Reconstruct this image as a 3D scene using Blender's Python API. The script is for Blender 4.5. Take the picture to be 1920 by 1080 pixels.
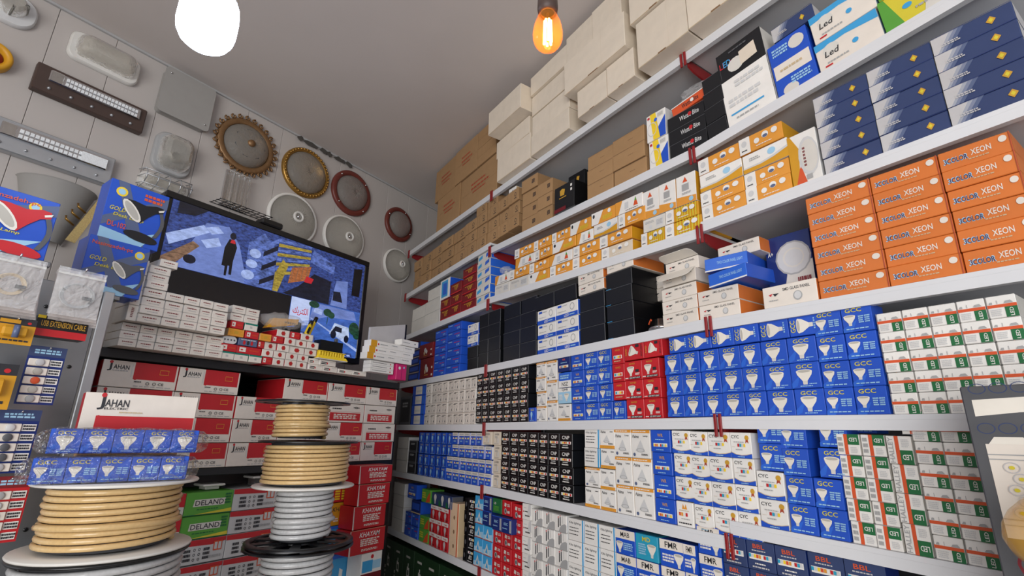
import bpy, bmesh, math, random
from mathutils import Vector, Matrix
random.seed(7)
# ------------------------------------------------------------------ scene, camera, light
scene = bpy.context.scene
for o in list(bpy.data.objects):
    bpy.data.objects.remove(o, do_unlink=True)
COL = scene.collection
CZ = 1.35                                   # eye height above the floor
WA = 0.383                                  # the back wall runs at this angle to the x axis
EX = Vector((math.cos(WA), math.sin(WA), 0))
NB = Vector((math.sin(WA), -math.cos(WA), 0))
yaw, pitch, roll = 0.588964, 0.285267, 0.0183776
fw = Vector((math.sin(yaw)*math.cos(pitch), math.cos(yaw)*math.cos(pitch), math.sin(pitch)))
rt = Vector((math.cos(yaw), -math.sin(yaw), 0)); up = rt.cross(fw)
r2 = rt*math.cos(roll) + up*math.sin(roll); u2 = -rt*math.sin(roll) + up*math.cos(roll)
cam_d = bpy.data.cameras.new('camera'); cam = bpy.data.objects.new('camera', cam_d); COL.objects.link(cam)
cam_d.sensor_fit = 'HORIZONTAL'; cam_d.sensor_width = 36; cam_d.lens = 926.96/1920*36
cam_d.clip_start = .01
cam.matrix_world = Matrix(((r2.x, u2.x, -fw.x, 0), (r2.y, u2.y, -fw.y, 0), (r2.z, u2.z, -fw.z, CZ), (0, 0, 0, 1)))
scene.camera = cam
vs = scene.view_settings
vs.view_transform = 'Standard'; vs.look = 'None'; vs.exposure = 0.15; vs.gamma = 1.0; vs.use_curve_mapping = False
world = bpy.data.worlds.new('daylight'); scene.world = world; world.use_nodes = True
world.node_tree.nodes['Background'].inputs[0].default_value = (0.80, 0.88, 1.0, 1)
world.node_tree.nodes['Background'].inputs[1].default_value = 0.75
def area(name, loc, target, sx, sy, power, col):
    d = bpy.data.lights.new(name, 'AREA'); d.shape = 'RECTANGLE'; d.size = sx; d.size_y = sy; d.energy = power; d.color = col
    o = bpy.data.objects.new(name, d); COL.objects.link(o); o.location = loc
    o.rotation_euler = (Vector(target)-Vector(loc)).to_track_quat('-Z', 'Y').to_euler()
    return o
# daylight falling in through the open shop front behind the camera
area('shopfront_daylight', (-2.2, -1.9, 1.4), (1.0, 0.8, 1.2), 2.6, 2.3, 115, (1.0, 0.98, 0.95))

# ------------------------------------------------------------------ materials
def lin(c):
    c /= 255.0
    return c/12.92 if c <= .04045 else ((c+.055)/1.055)**2.4
def rgb(h):
    h = h.lstrip('#'); return tuple(lin(int(h[i:i+2], 16)) for i in (0, 2, 4)) + (1,)
MATS = {}
def mat(key, h, rough=.5, metal=0., noise=.06, scale=25., rnd=.06, bump=0., spec=.5):
    m = bpy.data.materials.new(key); m.use_nodes = True; nt = m.node_tree; p = nt.nodes['Principled BSDF']
    p.inputs['Roughness'].default_value = rough; p.inputs['Metallic'].default_value = metal
    p.inputs['Specular IOR Level'].default_value = spec
    tc = nt.nodes.new('ShaderNodeTexCoord'); nz = nt.nodes.new('ShaderNodeTexNoise'); nz.inputs['Scale'].default_value = scale
    nz.inputs['Detail'].default_value = 3
    nt.links.new(tc.outputs['Object'], nz.inputs['Vector'])
    mr = nt.nodes.new('ShaderNodeMapRange'); mr.inputs[3].default_value = 1-noise*1.6; mr.inputs[4].default_value = 1+noise*1.6
    nt.links.new(nz.outputs['Fac'], mr.inputs[0])
    oi = nt.nodes.new('ShaderNodeObjectInfo'); m2 = nt.nodes.new('ShaderNodeMapRange')
    m2.inputs[3].default_value = 1-rnd; m2.inputs[4].default_value = 1+rnd*.6
    nt.links.new(oi.outputs['Random'], m2.inputs[0])
    mu = nt.nodes.new('ShaderNodeMath'); mu.operation = 'MULTIPLY'
    nt.links.new(mr.outputs[0], mu.inputs[0]); nt.links.new(m2.outputs[0], mu.inputs[1])
    vm = nt.nodes.new('ShaderNodeVectorMath'); vm.operation = 'SCALE'; vm.inputs[0].default_value = rgb(h)[:3]
    nt.links.new(mu.outputs[0], vm.inputs['Scale']); nt.links.new(vm.outputs[0], p.inputs['Base Color'])
    if bump:
        b = nt.nodes.new('ShaderNodeBump'); b.inputs['Strength'].default_value = bump; b.inputs['Distance'].default_value = .01
        nt.links.new(nz.outputs['Fac'], b.inputs['Height']); nt.links.new(b.outputs[0], p.inputs['Normal'])
    MATS[key] = m; return m
def emat(key, h, strength, noise=0., scale=20.):
    m = bpy.data.materials.new(key); m.use_nodes = True; nt = m.node_tree; p = nt.nodes['Principled BSDF']
    p.inputs['Base Color'].default_value = (0.01, .01, .012, 1); p.inputs['Roughness'].default_value = .25
    p.inputs['Emission Strength'].default_value = strength
    if noise:
        tc = nt.nodes.new('ShaderNodeTexCoord'); nz = nt.nodes.new('ShaderNodeTexNoise'); nz.inputs['Scale'].default_value = scale
        nz.inputs['Detail'].default_value = 6; nz.inputs['Roughness'].default_value = .7
        mp = nt.nodes.new('ShaderNodeMapping'); mp.inputs['Rotation'].default_value = (0, .6, 0); mp.inputs['Scale'].default_value = (1, 1, 2.2)
        nt.links.new(tc.outputs['Object'], mp.inputs[0]); nt.links.new(mp.outputs[0], nz.inputs['Vector'])
        mr = nt.nodes.new('ShaderNodeMapRange'); mr.inputs[1].default_value = .35; mr.inputs[2].default_value = .65
        mr.inputs[3].default_value = max(0, 1-noise); mr.inputs[4].default_value = 1+noise
        nt.links.new(nz.outputs['Fac'], mr.inputs[0])
        vm = nt.nodes.new('ShaderNodeVectorMath'); vm.operation = 'SCALE'; vm.inputs[0].default_value = rgb(h)[:3]
        nt.links.new(mr.outputs[0], vm.inputs['Scale']); nt.links.new(vm.outputs[0], p.inputs['Emission Color'])
    else:
        p.inputs['Emission Color'].default_value = rgb(h)
    MATS[key] = m; return m
def gmat(key, h, rough=.15, trans=.9, ior=1.25, bump=0., scale=30):
    m = bpy.data.materials.new(key); m.use_nodes = True; nt = m.node_tree; p = nt.nodes['Principled BSDF']
    p.inputs['Base Color'].default_value = rgb(h); p.inputs['Roughness'].default_value = rough
    p.inputs['Transmission Weight'].default_value = trans; p.inputs['IOR'].default_value = ior
    if bump:
        tc = nt.nodes.new('ShaderNodeTexCoord'); nz = nt.nodes.new('ShaderNodeTexNoise'); nz.inputs['Scale'].default_value = scale
        nt.links.new(tc.outputs['Object'], nz.inputs['Vector'])
        b = nt.nodes.new('ShaderNodeBump'); b.inputs['Strength'].default_value = bump; b.inputs['Distance'].default_value = .01
        nt.links.new(nz.outputs['Fac'], b.inputs['Height']); nt.links.new(b.outputs[0], p.inputs['Normal'])
    MATS[key] = m; return m
def filmmat(key, h, clear=.75, rough=.12, bump=.8, scale=35):
    m = bpy.data.materials.new(key); m.use_nodes = True; nt = m.node_tree; nt.nodes.remove(nt.nodes['Principled BSDF'])
    out = nt.nodes['Material Output']; tr = nt.nodes.new('ShaderNodeBsdfTransparent')
    p = nt.nodes.new('ShaderNodeBsdfPrincipled'); p.inputs['Base Color'].default_value = rgb(h); p.inputs['Roughness'].default_value = rough
    tc = nt.nodes.new('ShaderNodeTexCoord'); nz = nt.nodes.new('ShaderNodeTexNoise'); nz.inputs['Scale'].default_value = scale; nz.inputs['Distortion'].default_value = 2
    nt.links.new(tc.outputs['Object'], nz.inputs['Vector'])
    b = nt.nodes.new('ShaderNodeBump'); b.inputs['Strength'].default_value = bump; b.inputs['Distance'].default_value = .01
    nt.links.new(nz.outputs['Fac'], b.inputs['Height']); nt.links.new(b.outputs[0], p.inputs['Normal'])
    mx = nt.nodes.new('ShaderNodeMixShader'); mx.inputs[0].default_value = 1-clear
    nt.links.new(tr.outputs[0], mx.inputs[1]); nt.links.new(p.outputs[0], mx.inputs[2]); nt.links.new(mx.outputs[0], out.inputs[0])
    MATS[key] = m; return m
PAL = dict(white='ece9e4', paper='e6ddd2', cream='d6c8b4', creamw='ddd0be', grey='a9a9a9', lgrey='cfcfcf', dgrey='55565a', black='0c0d10', blk2='15171c',
 ink='2b2b30', blue='2253c2', blue2='2b66d2', dblue='122a6e', navy='34436c', navy2='5a6788', nv1='8088a0', nv2='a4a8b4', silver='c3c1c2', sky='3fa0d8', pale='9fcbe6', teal='2c9fc0',
 yellow='f2cf2e', gold='c99a35', orange='d87734', orange2='e39a3a', red='c3222a', dred='7c1a20', maroon='6e1722', green='1e6a3c', lgreen='5aa13c',
 dgreen='1c3a20', kraft='a8845c', kraft2='96744f', brown='8a6a4c', cartonr='ab4a30', pink='d0286f', magenta='a01860', stripe='d9572c', mustard='d59a20',
 lemon='d8c93a', purple='5b3f8c', skin='e7c9a8', tan='c9b28e', offw='d8d4cc', lampw='e9e3d8', lampg='b9b4aa', teal2='177a6a')
ROUGH = dict(black=.35, blk2=.35, blue=.35, blue2=.35, red=.4, navy=.3, navy2=.3, kraft=.85, kraft2=.85, brown=.85, cream=.75, creamw=.75)
def M(k):
    if k in MATS: return MATS[k]
    return mat(k, PAL[k], ROUGH.get(k, .45))
mat('wall_paint', 'b9b2ad', .8, noise=.03, scale=3, rnd=0, bump=.05)
mat('ceiling_paint', 'cfc6c1', .85, noise=.05, scale=2.2, rnd=0, bump=.05)
mat('floor_tile', '8d857c', .4, noise=.06, scale=5, rnd=0)
mat('shelf_white', 'dcdde0', .35, noise=.03, scale=8, rnd=.02)
mat('bracket_red', '8a1c20', .4, noise=.05)
mat('metal_grey', '8b8d90', .35, .7, noise=.06)
mat('steel', 'b9bcc0', .3, .6, noise=.05)
mat('chrome', 'd6d6d8', .15, 1., noise=.03)
mat('plastic_white', 'dedbd5', .35, noise=.02)
mat('plastic_black', '101114', .3, noise=.03)
mat('cabinet_black', '16181b', .4, noise=.05)
mat('brass', 'a8803f', .35, .7, noise=.15, scale=60)
mat('bronze', '8d6b48', .45, .5, noise=.18, scale=50)
mat('wood_ring', '6d322a', .4, noise=.12, scale=40)
mat('rope_gold', 'd0b07c', .14, noise=.10, scale=140, rnd=0)
mat('rope_silver', 'bcbcbc', .14, noise=.12, scale=140, rnd=0)
mat('shade_grey', '9a9793', .7, noise=.03)
mat('lamp_brown', '4a3a34', .5, noise=.08)
mat('gap_shade', '1f2026', .6, noise=.05)  # shade of the deep gaps between boxes, put into a dark colour
mat('mould', '4a4642', .9, noise=.2, scale=30)
gmat('frosted', 'd8d4cc', .28, .75, 1.2, .4, 60)
gmat('clear_glass', 'f4f2ee', .05, .95, 1.2)
def wrapmat(key, base, bump=1., scale=30):          # thin clear film: see-through, with fresnel sheen on its wrinkles
    m = bpy.data.materials.new(key); m.use_nodes = True; nt = m.node_tree; nt.nodes.remove(nt.nodes['Principled BSDF'])
    out = nt.nodes['Material Output']; tr = nt.nodes.new('ShaderNodeBsdfTransparent'); gl = nt.nodes.new('ShaderNodeBsdfGlossy'); gl.inputs['Roughness'].default_value = .12
    tc = nt.nodes.new('ShaderNodeTexCoord'); nz = nt.nodes.new('ShaderNodeTexNoise'); nz.inputs['Scale'].default_value = scale; nz.inputs['Distortion'].default_value = 2.5
    b = nt.nodes.new('ShaderNodeBump'); b.inputs['Strength'].default_value = bump; b.inputs['Distance'].default_value = .02
    lw = nt.nodes.new('ShaderNodeLayerWeight'); lw.inputs['Blend'].default_value = .35
    mr = nt.nodes.new('ShaderNodeMapRange'); mr.inputs[3].default_value = base; mr.inputs[4].default_value = .75
    mx = nt.nodes.new('ShaderNodeMixShader')
    nt.links.new(tc.outputs['Object'], nz.inputs['Vector']); nt.links.new(nz.outputs['Fac'], b.inputs['Height'])
    nt.links.new(b.outputs[0], gl.inputs['Normal']); nt.links.new(b.outputs[0], lw.inputs['Normal']); nt.links.new(lw.outputs['Facing'], mr.inputs[0]); nt.links.new(mr.outputs[0], mx.inputs[0])
    nt.links.new(tr.outputs[0], mx.inputs[1]); nt.links.new(gl.outputs[0], mx.inputs[2]); nt.links.new(mx.outputs[0], out.inputs[0]); MATS[key] = m
wrapmat('film', .05)
filmmat('bag_film', 'e8e8e8', .74, .15, .9, 25)
filmmat('amber_glass', 'd07c18', .55, .06, 0)
filmmat('amber_clear', 'd9a21c', .66, .05, 0)

# ------------------------------------------------------------------ mesh helpers
class MB:
    def __init__(s): s.v = []; s.f = []; s.m = []; s.sm = []; s.mats = []
    def mi(s, k):
        if k not in s.mats: s.mats.append(k)
        return s.mats.index(k)
    def add(s, vs_, fs, k, smooth=False):
        b = len(s.v); s.v += [tuple(v) for v in vs_]; i = s.mi(k)
        for f in fs: s.f.append(tuple(b+j for j in f)); s.m.append(i); s.sm.append(smooth)
        return s
    def box(s, x0, y0, z0, x1, y1, z1, k, bev=0., faces=None):
        b = min(bev, abs(x1-x0)*.4, abs(y1-y0)*.4, abs(z1-z0)*.4)
        if b <= 0:
            s.add([(x0,y0,z0),(x1,y0,z0),(x1,y1,z0),(x0,y1,z0),(x0,y0,z1),(x1,y0,z1),(x1,y1,z1),(x0,y1,z1)],
                  [(0,3,2,1),(4,5,6,7),(0,1,5,4),(1,2,6,5),(2,3,7,6),(3,0,4,7)], k); return s
        V = []; idx = {}
        for cx_, sx in ((x0, 1), (x1, -1)):
            for cy_, sy in ((y0, 1), (y1, -1)):
                for cz_, sz in ((z0, 1), (z1, -1)):
                    for ax in range(3):
                        p = [cx_+sx*b, cy_+sy*b, cz_+sz*b]; p[ax] = (cx_, cy_, cz_)[ax]
                        idx[(sx, sy, sz, ax)] = len(V); V.append(p)
        F = []
        def q(*a): F.append(tuple(idx[t] for t in a))
        for sg in (1, -1):
            f = [(sg,1,1,0),(sg,1,-1,0),(sg,-1,-1,0),(sg,-1,1,0)]; q(*(f if sg == 1 else f[::-1]))
            f = [(1,sg,1,1),(-1,sg,1,1),(-1,sg,-1,1),(1,sg,-1,1)]; q(*(f if sg == 1 else f[::-1]))
            f = [(1,1,sg,2),(1,-1,sg,2),(-1,-1,sg,2),(-1,1,sg,2)]; q(*(f if sg == 1 else f[::-1]))
        for a in (1, -1):
            for c in (1, -1):
                q((a,c,1,0),(a,c,1,1),(a,c,-1,1),(a,c,-1,0)); q((a,1,c,0),(a,1,c,2),(a,-1,c,2),(a,-1,c,0)); q((1,a,c,1),(1,a,c,2),(-1,a,c,2),(-1,a,c,1))
                for e in (1, -1): q((a,c,e,0),(a,c,e,1),(a,c,e,2))
        s.add(V, F, k); return s
    def lathe(s, prof, k, n=32, axis='z', c=(0,0,0), smooth=True, squash=(1,1)):
        V = []; F = []
        for (r, h) in prof:
            for i in range(n):
                a = 2*math.pi*i/n; x = r*math.cos(a)*squash[0]; y = r*math.sin(a)*squash[1]
                V.append((c[0]+x, c[1]+y, c[2]+h) if axis == 'z' else (c[0]+x, c[1]+h, c[2]+y))
        for j in range(len(prof)-1):
            for i in range(n):
                F.append((j*n+i, j*n+(i+1) % n, (j+1)*n+(i+1) % n, (j+1)*n+i))
        s.add(V, F, k, smooth); return s
    def tube(s, pts, r, k, n=6, closed=False, smooth=True, sq=1.):
        P = [Vector(p) for p in pts]; V = []; F = []; L = len(P)
        for i, p in enumerate(P):
            a = P[(i-1) % L] if (closed or i > 0) else p; b = P[(i+1) % L] if (closed or i < L-1) else p
            t = (b-a).normalized(); ref = Vector((0,0,1)) if abs(t.z) < .9 else Vector((1,0,0))
            e1 = t.cross(ref).normalized(); e2 = e1.cross(t)
            for j in range(n):
                an = 2*math.pi*j/n; V.append(p+e1*r*sq*math.cos(an)+e2*r*math.sin(an))
        for i in range(L if closed else L-1):
            for j in range(n):
                a = i*n; b = ((i+1) % L)*n; F.append((a+j, a+(j+1) % n, b+(j+1) % n, b+j))
        if not closed: F.append(tuple(range(n))[::-1]); F.append(tuple((L-1)*n+j for j in range(n)))
        s.add(V, F, k, smooth); return s
    def prism(s, poly, y0, y1, k):      # outline in x,z; extruded along y
        n = len(poly); V = [(x, y0, z) for x, z in poly]+[(x, y1, z) for x, z in poly]
        F = [tuple(range(n)), tuple(range(2*n-1, n-1, -1))]+[(i, n+i, n+(i+1) % n, (i+1) % n) for i in range(n)]
        s.add(V, F, k); return s
    def mesh(s, name):
        me = bpy.data.meshes.new(name); me.from_pydata(s.v, [], s.f)
        for k in s.mats: me.materials.append(M(k))
        me.polygons.foreach_set('material_index', s.m); me.polygons.foreach_set('use_smooth', s.sm)
        me.update(); return me
def obj(name, mb, parent=None, loc=None, rot=None):
    me = mb.mesh(name) if isinstance(mb, MB) else mb
    o = bpy.data.objects.new(name, me); COL.objects.link(o)
    if parent: o.parent = parent
    if loc is not None: o.location = loc
    if rot is not None: o.rotation_euler = rot
    return o
USED = {}
def tag(o, label=None, cat=None, group=None, kind=None):
    if label: o['label'] = label; USED.setdefault(label, []).append(o.name)
    if cat: o['category'] = cat
    if group: o['group'] = group
    if kind: o['kind'] = kind
    return o
def empty(name, loc, rz=0.):
    o = bpy.data.objects.new(name, None); COL.objects.link(o); o.location = loc; o.rotation_euler = (0, 0, rz); o.empty_display_size = .05
    return o
def bk(u, z, D): p = EX*u - NB*D; return Vector((p.x, p.y, z+CZ))      # a point at height z, u along the back wall, D from the eye
# text outlines, cached
TXT = {}
def text_mesh(s):
    if s in TXT: return TXT[s]
    cu = bpy.data.curves.new('lettering', 'FONT'); cu.body = s; cu.resolution_u = 2; cu.offset = .012
    o = bpy.data.objects.new('lettering', cu); COL.objects.link(o)
    dg = bpy.context.evaluated_depsgraph_get(); me = bpy.data.meshes.new_from_object(o.evaluated_get(dg))
    V = [(v.co.x, v.co.y) for v in me.vertices]; F = [tuple(p.vertices) for p in me.polygons]
    bpy.data.objects.remove(o, do_unlink=True); bpy.data.curves.remove(cu); bpy.data.meshes.remove(me)
    if V:
        x0 = min(v[0] for v in V); x1 = max(v[0] for v in V); y0 = min(v[1] for v in V); y1 = max(v[1] for v in V)
        V = [((x-x0)/(x1-x0+1e-9)-.5, (y-y0)/(y1-y0+1e-9)-.5) for x, y in V]
    TXT[s] = (V, F); return TXT[s]
# print(s) on a flat face: x 0..w to the right, z 0..h up, on plane y (front = -y)
def art(mb, w, h, ops, y=0., x0=0., z0=0., seed=1, step=.00025):
    rn = random.Random(seed); lay = [0]
    def P(pts, k):
        lay[0] += 1; yy = y-.0002-step*lay[0]
        mb.add([(x0+a, yy, z0+b) for a, b in pts], [tuple(range(len(pts)))], k)
    def ell(cx, cy, rx, ry, k, n=14): P([(cx+rx*math.cos(2*math.pi*i/n), cy+ry*math.sin(2*math.pi*i/n)) for i in range(n)], k)
    for op in ops:
        t = op[0]
        if t == 'r': _, a, b, c, d, k = op; P([(a*w, b*h), (c*w, b*h), (c*w, d*h), (a*w, d*h)], k)
        elif t == 'p': P([(a*w, b*h) for a, b in op[1]], op[2])
        elif t == 'c': ell(op[1]*w, op[2]*h, op[3]*h, op[4]*h, op[5])
        elif t == 'o':                        # ring
            _, cx, cy, rx, ry, th, k = op; n = 18; lay[0] += 1; yy = y-.0002-step*lay[0]; V = []
            for i in range(n):
                a = 2*math.pi*i/n
                for q in (1, 1-th): V.append((x0+cx*w+rx*h*q*math.cos(a), yy, z0+cy*h+ry*h*q*math.sin(a)))
            mb.add(V, [(2*i, 2*((i+1) % n), 2*((i+1) % n)+1, 2*i+1) for i in range(n)], k)
        elif t == 't':
            _, s_, cx, cy, wf, hf, k = op[:7]; rot = math.radians(op[7]) if len(op) > 7 else 0; sh = op[8] if len(op) > 8 else 0
            V, F = text_mesh(s_); lay[0] += 1; yy = y-.0002-step*lay[0]; VV = []
            for a, b in V:
                X = a*wf*w + sh*b*hf*h; Z = b*hf*h
                if len(op) > 7 and abs(abs(op[7])-90) < 1: X = a*wf*h; Z = b*hf*w
                VV.append((x0+cx*w+X*math.cos(rot)-Z*math.sin(rot), yy, z0+cy*h+X*math.sin(rot)+Z*math.cos(rot)))
            mb.add(VV, F, k)
        elif t == 's':                        # lines of small print
            _, a, b, c, d, n, k = op; lay[0] += 1; yy = y-.0002-step*lay[0]; V = []; F = []
            for i in range(n):
                zc = (b+(d-b)*(i+.5)/n)*h; th = (d-b)*h/n*.32; x = a*w; xe = c*w - rn.random()*.15*(c-a)*w
                while x < xe:
                    l = (.06+.14*rn.random())*(c-a)*w; l = min(l, xe-x+.001); bb = len(V)
                    V += [(x0+x, yy, z0+zc-th), (x0+x+l, yy, z0+zc-th), (x0+x+l, yy, z0+zc+th), (x0+x, yy, z0+zc+th)]; F.append((bb, bb+1, bb+2, bb+3)); x += l+.035*(c-a)*w
            mb.add(V, F, k)
        elif t in ('mr', 'a60'):              # lamp pictures
            _, cx, cy, sz = op[:4]; rot = math.radians(op[4]) if len(op) > 4 else 0; ks = op[5] if len(op) > 5 else ('lampw', 'lampg', 'offw')
            def T(pts): return [(cx*w+(a*math.cos(rot)-b*math.sin(rot))*sz*h, cy*h+(a*math.sin(rot)+b*math.cos(rot))*sz*h) for a, b in pts]
            if t == 'mr':
                P(T([(-.13, -.55), (.13, -.55), (.16, -.2), (-.16, -.2)]), ks[2])
                P(T([(-.15, -.3), (.15, -.3), (.44, .12), (.5, .36), (-.5, .36), (-.44, .12)]), ks[0])
                P(T([(.5*math.cos(i*math.pi/7), .36+.13*math.sin(i*math.pi/7)) for i in range(14)]), ks[0])
                P(T([(.4*math.cos(i*math.pi/7), .36+.09*math.sin(i*math.pi/7)) for i in range(14)]), ks[1])
            else:
                P(T([(-.11, -.5), (.11, -.5), (.13, -.22), (.3, .12), (.29, .3), (.17, .46), (0, .51), (-.17, .46), (-.29, .3), (-.3, .12), (-.13, -.22)]), ks[0])
                P(T([(-.11, -.5), (.11, -.5), (.12, -.28), (-.12, -.28)]), ks[1])
        elif t == 'bar':                      # colour chart strip
            _, a, b, c, d, n = op; ks = ['red', 'orange2', 'yellow', 'teal', 'white', 'stripe', 'lgrey']
            for i in range(n): P([((a+(c-a)*i/n)*w, b*h), ((a+(c-a)*(i+.85)/n)*w, b*h), ((a+(c-a)*(i+.85)/n)*w, d*h), ((a+(c-a)*i/n)*w, d*h)], ks[(i*3+seed) % 7])
# ------------------------------------------------------------------ printed boxes: (name, description, (w, h, d), face, side, print)
DS = {}
def D_(key, name, desc, dims, base, side, ops, cat='box'): DS[key] = (name, desc, dims, base, side, ops, cat)
scrib = lambda a, b, c, d, n, k='ink': ('s', a, b, c, d, n, k)
# spotlight boxes
D_('gcc', 'spotlight_box', 'blue spotlight box, centred lamp', (.06,.06,.06), 'blue', 'blue', [('p',[(0,.2),(.35,.55),(.2,.1),(0,0)],'blue2'),('t','GCC',.5,.84,.55,.15,'lemon'),('mr',.48,.45,.56),scrib(.3,.06,.75,.11,1,'pale'),scrib(.62,.14,.9,.19,1,'pale')])
D_('gcc_r', 'spotlight_box', 'blue spotlight box, small lamp', (.06,.06,.06), 'blue', 'blue', [('p',[(0,.15),(.5,.45),(.3,.0),(0,0)],'blue2'),('t','GCC',.42,.83,.55,.16,'lemon'),('mr',.27,.46,.4),scrib(.56,.3,.72,.6,4,'pale'),scrib(.76,.3,.92,.6,4,'pale'),scrib(.12,.08,.9,.14,1,'pale')])
D_('gcc_t', 'spotlight_box', 'blue spotlight box on its side', (.07,.05,.06), 'blue', 'blue', [('t','GCC',.13,.5,.62,.17,'lemon',90),('mr',.52,.5,.75,90),scrib(.84,.25,.89,.85,5,'pale')])
D_('gcc_a', 'bulb_box', 'blue bulb box with bulb picture', (.068,.056,.06), 'blue', 'blue', [('r',0,0,.12,1,'dblue'),('t','GCC',.55,.84,.5,.14,'lemon'),('a60',.45,.42,.58,0,('pale','lampg','offw')),('c',.72,.4,.1,.14,'blue2'),scrib(.2,.05,.9,.1,1,'pale')])
cnp = [('t','CNP',.5,.76,.56,.22,'white'),('r',.1,.36,.9,.52,'white'),('bar',.12,.38,.88,.5,6),scrib(.3,.24,.7,.32,1,'lgrey'),scrib(.25,.1,.75,.2,1,'white'),('r',.0,.985,1,1,'dgrey'),('r',.0,.0,.012,1,'dgrey')]
D_('cnp', 'bulb_box', 'black bulb box with colour strip', (.062,.057,.06), 'black', 'blk2', cnp)
D_('cnp_side', 'bulb_box', 'black wrapped bulb box turned sideways', (.09,.052,.06), 'black', 'blk2', [('t','CNP',.72,.45,.3,.34,'white',180),('r',.5,.72,.95,.9,'white'),('bar',.52,.75,.93,.88,5),('r',.42,0,.44,1,'dgrey'),('c',.2,.5,.12,.2,'dgrey'),scrib(.5,.1,.95,.2,1,'lgrey')])
D_('wr', 'bulb_box', 'blue bulb box with gold letters', (.071,.06,.06), 'blue', 'blue', [('t','WR',.5,.76,.28,.15,'gold'),scrib(.25,.53,.75,.6,1,'pale'),('r',.14,.24,.86,.4,'white'),('bar',.15,.25,.85,.36,8),scrib(.3,.08,.7,.13,1,'pale')])
D_('wr_navy', 'bulb_box', 'navy bulb box with colour strip', (.072,.06,.06), 'dblue', 'dblue', [('t','WR',.5,.76,.24,.12,'stripe'),scrib(.25,.53,.75,.6,1,'pale'),('r',.14,.24,.86,.4,'white'),('bar',.15,.25,.85,.36,8)])
D_('palma', 'bulb_box', 'white bulb box, orange top', (.07,.076,.06), 'white', 'paper', [('r',0,.89,1,1,'orange2'),scrib(.1,.92,.9,.97,1,'white'),('t','Palma',.26,.76,.34,.11,'ink',0,.25),('t','Lamp',.78,.78,.24,.08,'ink',0,.2),('p',[(.25,.26),(.75,.22),(.52,.64)],'lgrey'),('o',.5,.28,.2,.07,.2,'grey'),scrib(.55,.1,.9,.17,2),('c',.18,.12,.06,.06,'navy2')])
D_('palma_low', 'bulb_box', 'white bulb box, orange bottom', (.07,.061,.06), 'white', 'paper', [('r',0,.0,1,.15,'orange2'),scrib(.1,.04,.9,.11,1,'gold'),('t','Palma',.26,.84,.34,.13,'ink',0,.25),scrib(.7,.82,.92,.88,1),('p',[(.22,.32),(.72,.3),(.5,.68)],'lgrey'),('o',.47,.34,.2,.06,.2,'grey'),scrib(.6,.2,.9,.28,2)])
D_('kika', 'bulb_box', 'white text box, blue edge', (.07,.065,.06), 'white', 'sky', [('t','Kika lighting',.46,.8,.74,.13,'dgrey',0,.2),scrib(.1,.56,.7,.62,1),scrib(.1,.42,.75,.48,1),scrib(.1,.26,.68,.32,1),('r',.92,0,1,1,'sky')])
D_('nsz', 'bulb_box', 'blue box with white band', (.072,.056,.06), 'blue2', 'blue2', [('r',0,0,1,.45,'white'),('t','NSZ',.5,.22,.5,.26,'ink'),scrib(.15,.55,.85,.85,2,'pale')])
D_('qhr', 'bulb_box', 'pale blue box, white top', (.072,.056,.06), 'pale', 'pale', [('r',0,.75,1,1,'white'),('t','QHR',.55,.88,.5,.18,'ink'),('mr',.68,.4,.5),scrib(.1,.2,.4,.6,4,'white')])
D_('mvd', 'spotlight_box', 'red spotlight box', (.07,.06,.06), 'red', 'red', [('t','NVD',.45,.86,.34,.09,'gold'),('mr',.36,.48,.5),('r',.64,.4,.84,.54,'ink'),scrib(.64,.24,.9,.36,2,'white'),('r',.25,.05,.92,.16,'ink'),('t','LED SPOT LIGHT',.6,.105,.6,.07,'white'),scrib(.05,.07,.22,.14,1,'white')])
D_('mvd_t', 'spotlight_box', 'red spotlight box on its side', (.076,.055,.06), 'red', 'red', [('t','NVD',.1,.5,.4,.09,'gold',90),('mr',.48,.48,.62,70),('r',.6,.72,.78,.88,'ink'),('t','SPOT LIGHT',.9,.5,.7,.08,'ink',90)])
D_('mvd_bar', 'spotlight_box', 'plain red spotlight box', (.056,.058,.06), 'red', 'red', [('t','NVD',.5,.8,.4,.1,'gold'),('r',.15,.3,.85,.5,'white'),('bar',.18,.33,.82,.47,4),scrib(.2,.12,.8,.2,1,'tan')])
hl = [('r',0,.46,1,.6,'stripe'),('r',.58,0,1,.46,'green'),('t','LED',.79,.23,.36,.13,'white',90),scrib(.1,.08,.46,.4,4,'lgrey'),('p',[(.08,.62),(.2,.62),(.2,.72),(.12,.72)],'grey'),('r',.36,.62,.38,.78,'grey'),('p',[(.6,.62),(.9,.62),(.82,.74),(.66,.72)],'grey'),('r',0,0,.012,1,'grey')]
D_('halley', 'lamp_box', 'white lamp box, lying, orange band', (.045,.0412,.06), 'white', 'offw', hl)
D_('halley_v', 'lamp_box', 'white lamp box, standing, orange band', (.045,.043,.06), 'white', 'offw', [('r',.34,0,.5,1,'stripe'),('r',.5,.5,1,1,'green'),('t','LED',.74,.74,.34,.18,'white',180),scrib(.6,.1,.9,.4,4,'lgrey'),scrib(.08,.1,.28,.9,3,'grey'),('r',0,0,1,.014,'grey')])
D_('halley_v2', 'lamp_box', 'white lamp box with sideways lettering', (.044,.0535,.06), 'white', 'offw', [('r',.34,0,.5,1,'stripe'),('r',.5,.0,1,.5,'green'),('t','LED',.75,.25,.34,.18,'white',180),scrib(.6,.6,.9,.9,5,'lgrey'),('t','HALLEY',.17,.5,.92,.2,'grey',90)])
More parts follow.
